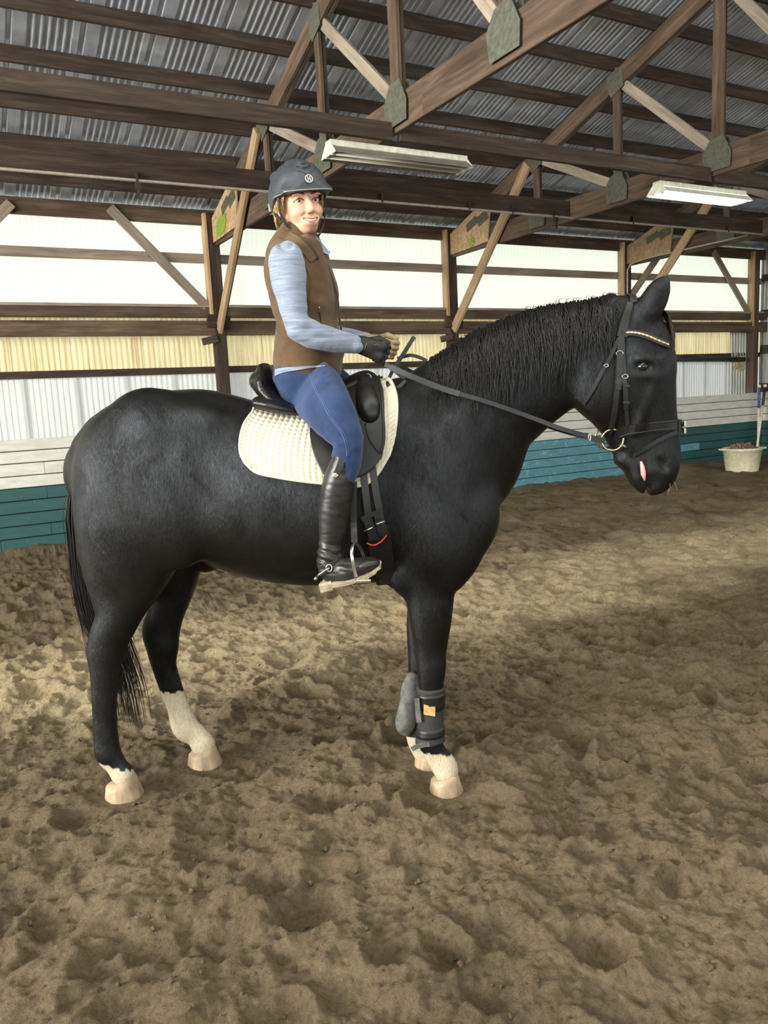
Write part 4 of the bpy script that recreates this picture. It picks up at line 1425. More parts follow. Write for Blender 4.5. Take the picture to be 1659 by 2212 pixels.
SVv, SQv = sf.mesh(3)
mobj('rear_panel', fast_mesh('rear_panel', SVv, SQv), M['leather'], saddle)
fb = xz([(0.227, -0.310, 1.443), (0.242, -0.310, 1.384), (0.264, -0.310, 1.335), (0.286, -0.310, 1.303), (0.341, -0.310, 1.288), (0.402, -0.310, 1.292), (0.451, -0.310, 1.318), (0.490, -0.310, 1.362)])
fl = xz([(0.227, -0.310, 1.443), (0.225, -0.310, 1.485), (0.227, -0.310, 1.526)]) + xz([(0.222, -0.220, 1.549)])
fr_ = xz([(0.490, -0.310, 1.362), (0.506, -0.310, 1.423), (0.505, -0.310, 1.505), (0.502, -0.310, 1.586)]) + xz([(0.480, -0.200, 1.644)])
ft = [fl[-1]] + xz([(0.280, -0.180, 1.578), (0.370, -0.180, 1.622), (0.423, -0.180, 1.647)]) + [fr_[-1]]
for s in (-1, 1):
    patch = coons(fb, ft, fl, fr_, 40, 34)
    m, rim = drape(patch, 0.022, 0.007, s)
    m.build('flap', M['leather_soft'], saddle, True)
    # knee block: long padded roll at the front of the flap
    kpts = []
    kb = Field((0.3, -.5, 1.4), (0.75, .5, 1.85), 0.005)
    for (x, y, z), r in zip([(0.427, -0.300, 1.619), (0.438, -0.300, 1.579), (0.448, -0.300, 1.536), (0.454, -0.300, 1.502)], (.022, .034, .040, .030)):
        h, n = side_hit(x, z, 0.03, s)
        kpts.append((h, r))
    kpts = [(Vector(q[:3]), q[3]) for q in catmull(np.array([(*h, r) for h, r in kpts]), 6)]
    for (h, r), (h2, r2) in zip(kpts[:-1], kpts[1:]):
        kb.cone(h, h2, r, r2, 0.01, flat=((0, 1, 0), .75))
    a, b = kb.mesh(2)
    mobj('knee_block', fast_mesh('knee_block', a, b), M['leather'], saddle)
    # front ridge of the flap and pocket seam
    pts = [side_hit(x, z, 0.033, s)[0] for x, y, z in spline([(0.487, -0.300, 1.632), (0.495, -0.300, 1.563), (0.500, -0.300, 1.489), (0.499, -0.300, 1.423), (0.486, -0.300, 1.373)], 5)]
    MB().tube(pts, 0.004, 6).build('flap_piping', M['strap'], saddle, True)
pts = [side_hit(x, z, 0.034)[0] for x, y, z in spline([(0.436, -0.300, 1.475), (0.450, -0.300, 1.425), (0.475, -0.300, 1.385), (0.488, -0.300, 1.375)], 5)]
MB().tube(pts, 0.003, 6).build('flap_seam', M['strap'], saddle, True)
# label stamp on the flap
pts = [side_hit(x, z, 0.031)[0] for x, y, z in [(0.236, -0.300, 1.482), (0.244, -0.300, 1.470), (0.252, -0.300, 1.457)]]
MB().tube(pts, 0.006, 6, sx=.35).build('stamp', M['leather'], saddle, True)
# silver dee by the pommel
d = [(0.439, -0.120, 1.657)][0]
h, n = side_hit(d[0], d[2], .03)
MB().tube([h + Vector((math.cos(a) * .012, -.012, math.sin(a) * .016)) for a in np.linspace(0, 2 * math.pi, 14)[:-1]], .0022, 6, closed=True).build('dee_ring', M['steel'], saddle, True)


def strap(pts, w, th, mat, name, parent, off=0.004, s=-1, free=False, side=None, taper=None):
    """flat strap following points; normals come from the horse unless free"""
    pts = [Vector(p) for p in pts]
    n = len(pts)
    m = MB(); rings = []
    for i, p in enumerate(pts):
        t = (pts[min(i + 1, n - 1)] - pts[max(i - 1, 0)]).normalized()
        if free:
            nn = Vector(side) if side is not None else Vector((0, -1, 0))
        else:
            c = HB.find_nearest(p); nn = (p - c[0])
            nn = c[1] if nn.length < 1e-4 or (nn.normalized().dot(c[1]) < .3) else nn.normalized()
        nn = (nn - t * nn.dot(t)).normalized()
        b = t.cross(nn)
        ww = w * (taper(i / (n - 1)) if taper else 1)
        rings.append([p + b * ww / 2, p + b * ww / 2 + nn * th, p - b * ww / 2 + nn * th, p - b * ww / 2])
    m.rings(rings)
    return m.build(name, mat, parent)


def on_side(pxpts, off=0.004, res=6, s=-1):
    return [side_hit(p[0], p[2], off, s)[0] if s < 0 else side_hit(p[0], p[2], off, s)[0] for p in spline(pxpts, res)]


# girth: strap under the belly and buckle ends on both sides
girth = horse_root('girth'); tag(girth, 'black leather girth with silver buckles and red edging', 'girth')
gx0, gx1 = [(0.450, -0.300, 1.094)][0][0], [(0.476, -0.100, 0.881)][0][0]
ring = []
for a in np.linspace(-1.05, math.pi + 1.05, 40):
    # sweep round the lower half of the barrel
    c = Vector((gx0 + (gx1 - gx0) * max(0, math.sin(max(0, min(math.pi, a)))), 0, 1.28))
    dvec = Vector((0, -math.cos(a), -math.sin(a)))
    h = HB.ray_cast(c + dvec * 1.0, -dvec)
    if h[0] is not None: ring.append(h[0] + dvec * 0.006)
ring = [p for p in ring if p.z < [(0.453, -0.300, 1.146)][0][2]]
strap(ring, 0.085, 0.010, M['leather'], 'girth_strap', girth)
for s in (-1, 1):
    for (a, b_) in (([(0.424, -0.300, 1.150), (0.436, -0.300, 1.109), (0.444, -0.300, 1.064)], 0.034), ([(0.464, -0.300, 1.159), (0.472, -0.300, 1.118), (0.478, -0.300, 1.076)], 0.036)):
        strap([side_hit(p[0], p[2], .016, s)[0] for p in spline(a, 4)], b_, .006, M['strap'], 'billet_end', girth)
    for a in ([(0.411, -0.300, 1.103), (0.443, -0.300, 1.115)], [(0.452, -0.300, 1.124), (0.484, -0.300, 1.133)]):
        MB().tube([side_hit(p[0], p[2], .027, s)[0] for p in a], .0032, 6).build('buckle', M['steel'], girth, True)
    strap([side_hit(p[0], p[2], .018, s)[0] for p in spline([(0.405, -0.300, 1.144), (0.440, -0.300, 1.160), (0.481, -0.300, 1.169)], 4)], .018, .005, M['strap'], 'keeper', girth)
    MB().tube([side_hit(p[0], p[2], .020, s)[0] for p in spline([(0.419, -0.300, 1.057), (0.433, -0.300, 1.048), (0.451, -0.300, 1.048), (0.472, -0.300, 1.059), (0.489, -0.300, 1.079)], 4)], .0035, 6).build('red_edging', simple('red_edging', srgb(190, 44, 40)[:3], .6, 0, .05, 20), girth, True)
    # the two billet straps coming down from the flap
    for a in ([(0.453, -0.300, 1.349), (0.458, -0.300, 1.282), (0.463, -0.300, 1.222), (0.472, -0.300, 1.159)], [(0.421, -0.300, 1.317), (0.424, -0.300, 1.249), (0.428, -0.300, 1.198), (0.431, -0.300, 1.147)]):
        strap([side_hit(p[0], p[2], .012, s)[0] for p in spline(a, 5)], .026, .005, M['strap'], 'billet', saddle)

# ---- stirrup (near side; the far one mirrors it)
def stirrup(s):
    t = horse_root('stirrup'); tag(t, 'steel stirrup iron on its leather at the rider\'s near boot' if s < 0 else 'steel stirrup iron hanging on the far side of the horse', 'stirrup')
    yb = -0.40 if s < 0 else -0.40
    fl_ = lambda pts: [(p[0], p[1] * (1 if s < 0 else -1), p[2]) for p in pts]
    for dx in (0, 1):
        a = [(0.392, -0.360, 1.291), (0.386, -0.360, 1.208), (0.383, -0.360, 1.124)] + [(0.387, -0.400, 1.075)]
        b = [(0.402, -0.360, 1.291), (0.396, -0.360, 1.208), (0.393, -0.360, 1.124)] + [(0.397, -0.400, 1.074)]
        strap(spline(fl_(a if dx == 0 else b), 4), .012, .006, M['strap'], 'stirrup_leather', t, free=True, side=(0, -1, 0))
    arch = [(0.398, -0.455, 0.961)] + [(0.393, -0.455, 0.989), (0.387, -0.455, 1.034)] + [(0.386, -0.440, 1.063)] + [(0.391, -0.410, 1.076)] + [(0.399, -0.390, 1.070)] + [(0.407, -0.370, 1.051)] + [(0.416, -0.345, 1.015), (0.421, -0.345, 0.984), (0.424, -0.345, 0.943)]
    MB().tube(spline(fl_(arch), 5), .0065, 8, sx=.7).build('arch', M['steel'], t, True)
    c = [Vector(p) for p in fl_([(0.401, -0.455, 0.959)] + [(0.425, -0.335, 0.937)])]
    mid = (c[0] + c[1]) / 2
    MB().box(mid, (0.055, 0.125, 0.012), frame_x((0, 0, 0), (1, .12 * s * -1, 0)), bev=.003).build('tread', M['steel'], t)
    MB().box(mid + Vector((0, 0, .007)), (0.043, 0.10, 0.006), frame_x((0, 0, 0), (1, .12 * s * -1, 0))).build('tread_pad', white_enamel, t)
    return t


stirrup(-1)

# ---- bridle
br = horse_root('bridle'); tag(br, 'black leather bridle with a beaded browband on the horse\'s head', 'bridle')
for s in (-1, 1):
    S_ = lambda pts, off=.004, res=5: [side_hit(p[0], p[2], off, s)[0] for p in spline(pts, res)]
    crown = [(1.432, -0.060, 1.883)] + [(1.413, -0.085, 1.839), (1.401, -0.085, 1.798), (1.392, -0.085, 1.760)]
    strap(S_(crown), .034, .005, M['strap'], 'headpiece', br, taper=lambda u: .62 + .5 * u)
    strap(S_([(1.390, -0.100, 1.762), (1.382, -0.100, 1.697), (1.375, -0.100, 1.638), (1.366, -0.100, 1.553), (1.361, -0.100, 1.476), (1.357, -0.100, 1.402)], .006), .020, .005, M['strap'], 'cheekpiece', br)
    strap(S_([(1.385, -0.100, 1.702), (1.380, -0.100, 1.663), (1.370, -0.100, 1.567)], .011), .021, .004, M['strap'], 'buckled_end', br)
    strap(S_([(1.382, -0.100, 1.756), (1.348, -0.100, 1.690), (1.317, -0.100, 1.638), (1.286, -0.100, 1.581), (1.252, -0.100, 1.521)], .004), .014, .004, M['strap'], 'throatlatch', br)
    strap(S_([(1.395, -0.100, 1.755), (1.397, -0.100, 1.671), (1.398, -0.100, 1.600), (1.405, -0.100, 1.500), (1.415, -0.100, 1.434)], .004), .013, .004, M['strap'], 'noseband_hanger', br)
    strap(S_([(1.393, -0.100, 1.612), (1.398, -0.100, 1.555), (1.403, -0.100, 1.497)], .008), .018, .004, M['strap'], 'buckled_end', br)
    for c, w in (([(1.382, -0.100, 1.699)], .013), ([(1.397, -0.100, 1.612)], .011), ([(1.328, -0.100, 1.654)], .008)):
        h, n = side_hit(c[0][0], c[0][2], .014, s)
        MB().tube([h + Vector((math.cos(a) * w, 0, math.sin(a) * w * .7)) for a in np.linspace(0, 2 * math.pi, 10)[:-1]], .0018, 5, closed=True).build('buckle', M['steel'], br, True)
    for c in ([(1.375, -0.100, 1.625)], [(1.371, -0.100, 1.594)], [(1.400, -0.100, 1.581)], [(1.402, -0.100, 1.521)]):
        h, n = side_hit(c[0][0], c[0][2], .012, s)
        MB().box(h, (.024, .006, .008), Matrix.Rotation(.08, 3, 'Y')).build('keeper', M['strap'], br)
    # browband
    bb = S_([(1.396, -0.100, 1.769), (1.419, -0.100, 1.772), (1.452, -0.100, 1.767), (1.486, -0.100, 1.756)] + [(1.523, -0.085, 1.738)] + [(1.563, -0.040, 1.721)], .006)
    mid = Vector((bb[-1].x + .012, 0, bb[-1].z - .012))
    strap(bb + [Vector((mid.x + .004, s * .004, mid.z))], .024, .005, M['strap'], 'browband', br)
    gems = [simple('crystal', srgb(*c)[:3], .12, .6, .05, 30) for c in ((176, 156, 104), (196, 190, 176), (150, 104, 88), (160, 140, 100))] if s < 0 else gems
    for k in range(3, len(bb) - 1):
        for f in (0.0, 0.5):
            q = bb[k].lerp(bb[min(k + 1, len(bb) - 1)], f)
            c = HB.find_nearest(q); nn = c[1]
            MB().lathe([(0, 0), (.0042, .001), (.0036, .004), (0, .005)], (0, 0, 0), 6).build('bead', gems[(k * 2 + int(f * 2)) % 4], br).matrix_local = Matrix.Translation(q + nn * .003) @ nn.to_track_quat('Z', 'Y').to_matrix().to_4x4()
    # padded noseband, flash strap
    nb = S_([(1.386, -0.090, 1.402), (1.404, -0.090, 1.410), (1.438, -0.090, 1.417), (1.489, -0.090, 1.422), (1.540, -0.090, 1.424)] + [(1.597, -0.040, 1.425)], .006)
    strap(nb, .040, .010, M['leather'], 'noseband', br)
    for dz in (.014, -.014):
        MB().tube([p + Vector((0, s * .010, dz)) for p in nb], .0032, 5).build('noseband_piping', M['strap'], br, True)
    fs_ = S_([(1.608, -0.045, 1.398)] + [(1.557, -0.090, 1.382), (1.506, -0.090, 1.356), (1.464, -0.090, 1.330), (1.434, -0.090, 1.314)], .006)
    strap(fs_, .016, .004, M['strap'], 'flash_strap', br)
    # loose ring of the bit
    c = [(1.362, -0.085, 1.378)][0]
    cy = s * (abs(side_hit(c[0], c[2], 0, s)[0].y) + .032)
    MB().tube([(c[0] + .040 * math.cos(a), cy + s * .004 * math.cos(a), c[2] + .040 * math.sin(a)) for a in np.linspace(0, 2 * math.pi, 33)[:-1]], .0042, 8, closed=True).build('bit_ring', M['brass'], br, True)
    b0 = [(1.391, -0.090, 1.358), (1.407, -0.090, 1.352), (1.424, -0.090, 1.344)]
    MB().tube([(p[0], cy * (1 - .1 * i), p[2]) for i, p in enumerate(b0)], [.0085, .007, .005], 8).build('mouthpiece', M['brass'], br, True)
for nm, a, w, in (('noseband', [(1.619, 0.000, 1.422)][0], .04), ('flash_strap', [(1.630, 0.000, 1.397)][0], .018)):
    pts = []
    for t in np.linspace(-1, 1, 9):
        h = HB.ray_cast(Vector((a[0] + .4, t * .045, a[2])), Vector((-1, 0, 0)))
        if h[0] is not None: pts.append(h[0] + Vector((.006, 0, 0)))
    strap(pts, w, .009, M['leather'], nm, br)
q = [(1.631, 0.000, 1.413)][0]
for dz in (.012, -.016):
    MB().box((q[0] + .012, -.02, q[2] + dz), (.008, .022, .020), bev=.002).build('buckle', M['steel'], br)
pts = []
for t in np.linspace(-1, 1, 9):
    x = [(1.446, 0.000, 1.888)][0][0]
    h = HB.ray_cast(Vector((x, t * .06, 2.3)), Vector((0, 0, -1)))
    if h[0] is not None: pts.append(h[0] + Vector((0, 0, .005)))
strap(pts, .026, .005, M['strap'], 'headpiece', br)

# ---- reins
rein = horse_root('reins'); tag(rein, 'black leather reins from the bit to the rider\'s hands', 'reins')
M['rubber_rein'] = leather('grip_rein', srgb(40, 41, 42), 0.5, 0.6)
r_near = spline([(0.513, -0.145, 1.701)] + [(0.595, -0.170, 1.659), (0.730, -0.170, 1.599)] + [(0.881, -0.185, 1.547)] + [(1.034, -0.160, 1.486), (1.152, -0.160, 1.436)] + [(1.268, -0.125, 1.397), (1.311, -0.125, 1.385)], 8)
strap(r_near, .016, .005, M['strap'], 'near_rein', rein, free=True, side=(0, -1, .15))
strap(r_near[2:20], .021, .007, M['rubber_rein'], 'rein_grip', rein, free=True, side=(0, -1, .15))
strap(spline([(1.246, -0.125, 1.405), (1.285, -0.125, 1.389), (1.321, -0.125, 1.381)], 4), .022, .008, M['strap'], 'rein_end', rein, free=True, side=(0, -1, 0))
c = [(1.264, -0.135, 1.396)][0]
MB().tube([(c[0] + .004 * math.sin(a), c[1], c[2] + .014 * math.cos(a)) for a in np.linspace(0, 2 * math.pi, 12)[:-1]], .002, 5, closed=True).build('buckle', M['steel'], rein, True)
r_far = spline([(0.553, 0.100, 1.703)] + [(0.770, 0.200, 1.585), (0.998, 0.200, 1.490), (1.149, 0.200, 1.430)] + [(1.251, 0.130, 1.394), (1.362, 0.130, 1.363)], 8)
strap(r_far, .016, .005, M['strap'], 'far_rein', rein, free=True, side=(0, -1, .15))
# slack of the reins lying over the withers
for pts in ([(0.532, -0.050, 1.700), (0.552, -0.050, 1.670), (0.590, -0.050, 1.647)] + [(0.635, 0.000, 1.678), (0.654, 0.000, 1.702)], [(0.551, 0.020, 1.728), (0.600, 0.020, 1.738), (0.636, 0.020, 1.729), (0.667, 0.020, 1.713)], [(0.536, -0.020, 1.686), (0.520, -0.020, 1.657)] + [(0.517, -0.100, 1.629), (0.531, -0.100, 1.615), (0.559, -0.100, 1.617), (0.585, -0.100, 1.640)]):
    strap(spline(pts, 5), .013, .004, M['strap'], 'rein_slack', rein, free=True, side=(0, -1, .2))

# ---- boots on the forelegs
def leg_boot(legst, i0, i1, yc, lab, near):
    t = horse_root('tendon_boot'); tag(t, lab, 'horse boot', 'boots on the horse forelegs')
    st = catmull(np.array(legst), 6)
    seg = st[i0:i1]
    n = 22
    rings_o, rings_i = [], []
    for (xa, za, xb, zb, y, w) in seg:
        c = Vector(((xa + xb) / 2, y, (za + zb) / 2)); ax = Vector((xb - xa, 0, zb - za)); h = ax.length / 2; ax.normalize()
        rings_o.append([c + ax * (h + .011) * math.cos(a) + Vector((0, 1, 0)) * (w + .011) * math.sin(a) for a in np.linspace(0, 2 * math.pi, n + 1)[:-1]])
    MB().rings(rings_o).build('wrap', M['boot_dark'], t, True)
    k = len(rings_o)
    for f0, f1 in ((.16, .36), (.62, .80)):
        rr = []
        for j in range(int(f0 * k), int(f1 * k) + 1):
            c = sum(rings_o[j], Vector()) / n
            rr.append([c + (p - c) * 1.07 for p in rings_o[j]])
        if len(rr) > 1: MB().rings(rr).build('strap', M['strap'], t, True)
    return t, rings_o, n


t, ro, n = leg_boot(near_fore, 56, 73, -.13, 'dark neoprene boot with an orange patch on the near foreleg', True)
k = len(ro)
# grey padded front shell, patch
op = simple('orange_patch', srgb(196, 140, 88)[:3], .8, 0, .2, 60)
pp = [(0.604, -0.185, 0.377), (0.649, -0.185, 0.367), (0.647, -0.185, 0.328), (0.602, -0.185, 0.337)]
MB().add([(p[0], -.178, p[2]) for p in pp] + [(p[0], -.170, p[2]) for p in pp], [(0, 1, 2, 3), (7, 6, 5, 4), (0, 4, 5, 1), (1, 5, 6, 2), (2, 6, 7, 3), (3, 7, 4, 0)]).build('logo_patch', op, t)
strap(spline([(0.550, -0.175, 0.192), (0.569, -0.175, 0.203), (0.597, -0.175, 0.211), (0.621, -0.175, 0.214)], 4), .018, .008, M['boot_neoprene'], 'lower_flap', t, free=True)
strap(spline([(0.577, -0.172, 0.403), (0.582, -0.172, 0.303)], 4), .02, .006, M['boot_neoprene'], 'shell_edge', t, free=True)
t, ro, n = leg_boot(far_fore, 40, 54, .10, 'dusty grey rounded boot shell on the far foreleg', False)
bf = Field((0.3, -.05, 0.05), (0.75, .25, 0.6), 0.004)
bf.sweep([(0.526, 0.409, 0.576, 0.399, 0.050, 0.030), (0.502, 0.352, 0.576, 0.346, 0.050, 0.034), (0.495, 0.300, 0.570, 0.293, 0.050, 0.036), (0.481, 0.249, 0.564, 0.237, 0.050, 0.042), (0.471, 0.203, 0.554, 0.193, 0.050, 0.042), (0.490, 0.174, 0.541, 0.169, 0.050, 0.030)], 0.0)
a, b = bf.mesh(2)
mobj('shell', fast_mesh('shell', a, b), M['boot_neoprene'], t)


# ------------------------------------------------------------------ rider
person = horse_root('person'); tag(person, 'smiling rider in a brown vest, blue jeans and black helmet on the horse', 'person')


def cloth(name, c0, c1, scale, stretch=(1, 1, 1), rough=0.9, bs=0.25, bscale=420, sheen=0.15):
    m, nt, p = new_mat(name)
    n = noise(nt, mapping(nt, 'Object', stretch), scale, 5, 0.6)
    nf = noise(nt, mapping(nt, 'Object', stretch), bscale, 2, 0.6)
    col = ramp(nt, n, [(0.32, c0), (0.68, c1)])
    col = mix(nt, 0.5, col, ramp(nt, nf, [(0.3, (.7, .7, .7, 1)), (0.7, (1.2, 1.2, 1.2, 1))]), 'MULTIPLY')
    nt.links.new(col, p.inputs['Base Color'])
    p.inputs['Roughness'].default_value = rough
    p.inputs['Specular IOR Level'].default_value = 0.15
    p.inputs['Sheen Weight'].default_value = sheen
    bump(nt, p, nf, bs, 0.0015)
    return m


M['denim'] = cloth('blue_denim', srgb(30, 44, 74), srgb(48, 66, 102), 9, (1, 1, .6))
M['shirt'] = cloth('heather_grey_shirt', srgb(106, 116, 136), srgb(142, 151, 166), 34, (.25, .25, 3.0), bscale=300)
M['vest'] = cloth('brown_fleece', srgb(76, 58, 41), srgb(96, 75, 54), 14)
M['vest_dark'] = cloth('dark_vest_trim', srgb(56, 46, 38), srgb(70, 58, 48), 14)
M['skin'] = simple('skin', srgb(206, 160, 134)[:3], 0.5, 0, 0.05, 30, 0.05)
p_ = M['skin'].node_tree.nodes['Principled BSDF']
p_.inputs['Subsurface Weight'].default_value = 0.12
p_.inputs['Subsurface Radius'].default_value = (0.02, 0.008, 0.004)
M['boot'] = leather('riding_boot_leather', srgb(34, 32, 31), 0.36)
M['sole'] = simple('boot_sole', srgb(142, 128, 108)[:3], 0.85, 0, 0.2, 30, 0.2)
M['glove'] = leather('black_glove', srgb(32, 29, 27), 0.6, 0.3)
M['glove_tan'] = simple('tan_glove_palm', srgb(146, 126, 96)[:3], 0.8, 0, 0.15, 30, 0.2)


def wrinkle(V_, Q_, amp, fx, fz, seed, wfun=None):
    """cloth folds: push the skin in and out along its normals"""
    a, b, c = V_[Q_[:, 0]], V_[Q_[:, 1]], V_[Q_[:, 2]]
    fn = np.cross(b - a, c - a)
    N = np.zeros_like(V_)
    for k in range(4):
        for d in range(3):
            N[:, d] += np.bincount(Q_[:, k], fn[:, d], len(V_))
    N /= np.linalg.norm(N, axis=1)[:, None] + 1e-9
    n = vnoise(V_[:, 0] * fx + V_[:, 1] * fx * .7, V_[:, 2] * fz + V_[:, 0] * fz * .35, seed) + .5 * vnoise(V_[:, 0] * fx * 2.1, V_[:, 2] * fz * 2 + V_[:, 1] * fx, seed + 1)
    w = amp if wfun is None else amp * wfun(V_)
    return V_ + N * (n * w)[:, None]


def fieldmesh(name, f, mat, parent, sm=3, wr=None):
    a, b = f.mesh(sm)
    if wr: a = wrinkle(a, b, *wr)
    o = mobj(name, fast_mesh(name, a, b), mat, parent)
    return o, a, b


# ---- jeans
thigh = [(0.100, 1.629, 0.312, 1.671, -0.090, 0.085), (0.147, 1.599, 0.361, 1.626, -0.190, 0.088), (0.207, 1.550, 0.396, 1.562, -0.270, 0.088), (0.276, 1.488, 0.423, 1.498, -0.325, 0.074), (0.324, 1.434, 0.437, 1.447, -0.355, 0.066), (0.327, 1.385, 0.431, 1.379, -0.365, 0.060), (0.339, 1.341, 0.419, 1.334, -0.370, 0.050), (0.327, 1.278, 0.386, 1.276, -0.370, 0.045)]
jf = Field((-.05, -.5, 1.2), (.75, .5, 1.85), .005)
for mir in (False, True):
    jf.sweep(thigh, 0.02, mirror=mir)
jf.sweep([(0.059, 1.671, 0.266, 1.664, 0.000, 0.176), (0.089, 1.615, 0.237, 1.611, 0.000, 0.140)], 0.03)
jeans, JV, JQ = fieldmesh('jeans', jf, M['denim'], person, 3, (.006, 14, 30, 41, lambda V_: 0.25 + 1.2 * np.exp(-((V_[:, 2] - 1.42) / .07) ** 2)))
JB = BVHTree.FromPolygons([tuple(v) for v in JV.tolist()], JQ.tolist())


def jhit(x, z, off, B, s=-1):
    h = B.ray_cast(Vector((x, s * 1.2, z)), Vector((0, -s, 0)))
    if h[0] is None:
        n = B.find_nearest(Vector((x, s * .3, z))); return n[0] + n[1] * off
    return h[0] + Vector((0, s * off, 0))


seam = spline([(0.215, -0.200, 1.707)] + [(0.241, -0.250, 1.666), (0.267, -0.250, 1.620)] + [(0.304, -0.300, 1.569), (0.334, -0.300, 1.515)] + [(0.372, -0.380, 1.467), (0.386, -0.380, 1.424), (0.388, -0.380, 1.385)], 8)
for d, nm, mt in ((0, 'side_seam', 'denim'), (.004, 'stitching', None), (-.004, 'stitching', None)):
    mt_ = M['denim'] if mt else simple('pale_stitching', srgb(92, 108, 140)[:3], .9, 0, .1, 50)
    MB().tube([jhit(p.x + d, p.z, .001, JB) for p in seam], .0028 if mt else .0009, 6).build(nm, mt_, jeans, True)

# ---- shirt (torso, sleeves)
tor = [(0.127, 2.173, 0.238, 2.163, 0.000, 0.070), (0.088, 2.131, 0.275, 2.119, 0.000, 0.100), (0.065, 2.076, 0.297, 2.059, 0.000, 0.130), (0.083, 2.009, 0.307, 1.985, 0.000, 0.130), (0.110, 1.933, 0.304, 1.929, 0.000, 0.125), (0.111, 1.883, 0.304, 1.873, 0.000, 0.120), (0.103, 1.822, 0.304, 1.811, 0.000, 0.130), (0.088, 1.769, 0.298, 1.758, 0.000, 0.140), (0.083, 1.742, 0.278, 1.739, 0.000, 0.145)]
sfld = Field((-.1, -.42, 1.6), (.75, .42, 2.32), .0045)
sfld.sweep(tor, 0.02)
up_arm = [(0.136, 2.126, 0.216, 2.128, -0.150, 0.055), (0.111, 2.089, 0.239, 2.091, -0.188, 0.066), (0.116, 2.030, 0.246, 2.025, -0.213, 0.063), (0.136, 1.961, 0.245, 1.958, -0.230, 0.054), (0.151, 1.894, 0.247, 1.895, -0.240, 0.050), (0.173, 1.833, 0.259, 1.855, -0.245, 0.050)]
fo_arm = [(0.173, 1.833, 0.253, 1.865, -0.245, 0.048), (0.212, 1.784, 0.288, 1.859, -0.235, 0.047), (0.279, 1.764, 0.329, 1.844, -0.215, 0.044), (0.340, 1.752, 0.372, 1.828, -0.190, 0.039), (0.392, 1.747, 0.416, 1.813, -0.162, 0.034)]
far_fo = [(0.116, 1.836, 0.209, 1.898, 0.235, 0.047), (0.216, 1.811, 0.264, 1.894, 0.220, 0.043), (0.327, 1.789, 0.357, 1.870, 0.180, 0.037), (0.437, 1.762, 0.463, 1.834, 0.125, 0.031)]
sfld.sweep(up_arm, .02); sfld.sweep(fo_arm, .015)
sfld.sweep(up_arm, .02, mirror=True); sfld.sweep(far_fo, .015)
shirt, SV_, SQ_ = fieldmesh('shirt', sfld, M['shirt'], person, 3, (.013, 10, 34, 51, lambda V_: 0.35 + np.exp(-(((V_[:, 0] - .27) / .09) ** 2 + ((V_[:, 2] - 1.83) / .06) ** 2)) + .8 * np.exp(-((V_[:, 0] - .45) / .05) ** 2)))
# ---- vest
vf = Field((-.1, -.3, 1.55), (.75, .3, 2.36), .0045)
vest_st = [(0.118, 2.198, 0.258, 2.181, 0.000, 0.090), (0.074, 2.152, 0.293, 2.136, 0.000, 0.138), (0.048, 2.084, 0.312, 2.062, 0.000, 0.160), (0.064, 2.010, 0.331, 1.982, 0.000, 0.160), (0.092, 1.934, 0.331, 1.928, 0.000, 0.158), (0.090, 1.881, 0.333, 1.868, 0.000, 0.148), (0.079, 1.819, 0.337, 1.806, 0.000, 0.158), (0.062, 1.765, 0.334, 1.751, 0.000, 0.184), (0.063, 1.732, 0.328, 1.711, 0.000, 0.187)]
vf.sweep(vest_st, .02)
# front point and hem
vf.sweep([(0.229, 1.770, 0.333, 1.736, 0.000, 0.120), (0.262, 1.715, 0.320, 1.690, 0.000, 0.090)], .02)
# stand collar round the neck
vf.sweep([(0.124, 2.242, 0.241, 2.204, 0.000, 0.070), (0.117, 2.218, 0.261, 2.179, 0.000, 0.076), (0.110, 2.191, 0.278, 2.154, 0.000, 0.088)], .012)
vf.sweep([(0.140, 2.282, 0.237, 2.249, 0.000, 0.056), (0.133, 2.231, 0.241, 2.201, 0.000, 0.057), (0.133, 2.205, 0.246, 2.176, 0.000, 0.056)], .004, op='sub')
# deep arm holes show the sleeve
for s in (-1, 1):
    pass
vest, VV, VQ = fieldmesh('vest', vf, M['vest'], person, 3, (.015, 7, 16, 61))
VB = BVHTree.FromPolygons([tuple(v) for v in VV.tolist()], VQ.tolist())
zipm = M['black_metal']
hem = []
for p in spline([(0.095, -0.180, 1.692), (0.113, -0.180, 1.696), (0.145, -0.180, 1.700), (0.192, -0.180, 1.702), (0.244, -0.180, 1.705), (0.295, -0.180, 1.706)], 6):
    a, b = jhit(p.x, p.z, .004, JB), jhit(p.x, p.z, .004, VB)
    hem.append(a if a.y < b.y else b)
strap(hem, .024, .004, M['shirt'], 'hem', shirt, free=True, side=(0, -1, .2), taper=lambda u: 1.15 - 1.05 * u)
MB().tube([jhit(p.x, p.z, .0015, VB) for p in spline([(0.276, -0.160, 1.925), (0.276, -0.160, 1.898), (0.278, -0.160, 1.874), (0.285, -0.160, 1.854)], 5)], .0022, 6).build('pocket_zip', zipm, vest, True)
MB().tube([jhit(p.x, p.z, .003, VB) for p in spline([(0.276, -0.160, 1.926), (0.277, -0.160, 1.915), (0.276, -0.160, 1.905)], 2)], .003, 6).build('zip_pull', M['steel'], vest, True)
MB().tube([jhit(p.x, p.z, .0008, VB) for p in spline([(0.235, -0.140, 2.074), (0.252, -0.140, 2.015), (0.240, -0.140, 1.941), (0.253, -0.140, 1.864), (0.270, -0.140, 1.804)], 5)], .0012, 5).build('princess_seam', M['vest_dark'], vest, True)
fz = spline([(0.284, -0.050, 2.131), (0.302, -0.050, 2.084), (0.320, -0.050, 2.023), (0.333, -0.050, 1.962), (0.334, -0.050, 1.902), (0.340, -0.050, 1.841), (0.339, -0.050, 1.762)], 5)
MB().tube([Vector((p.x + .004, p.y, p.z)) for p in fz], .004, 6).build('front_zip', M['vest_dark'], vest, True)
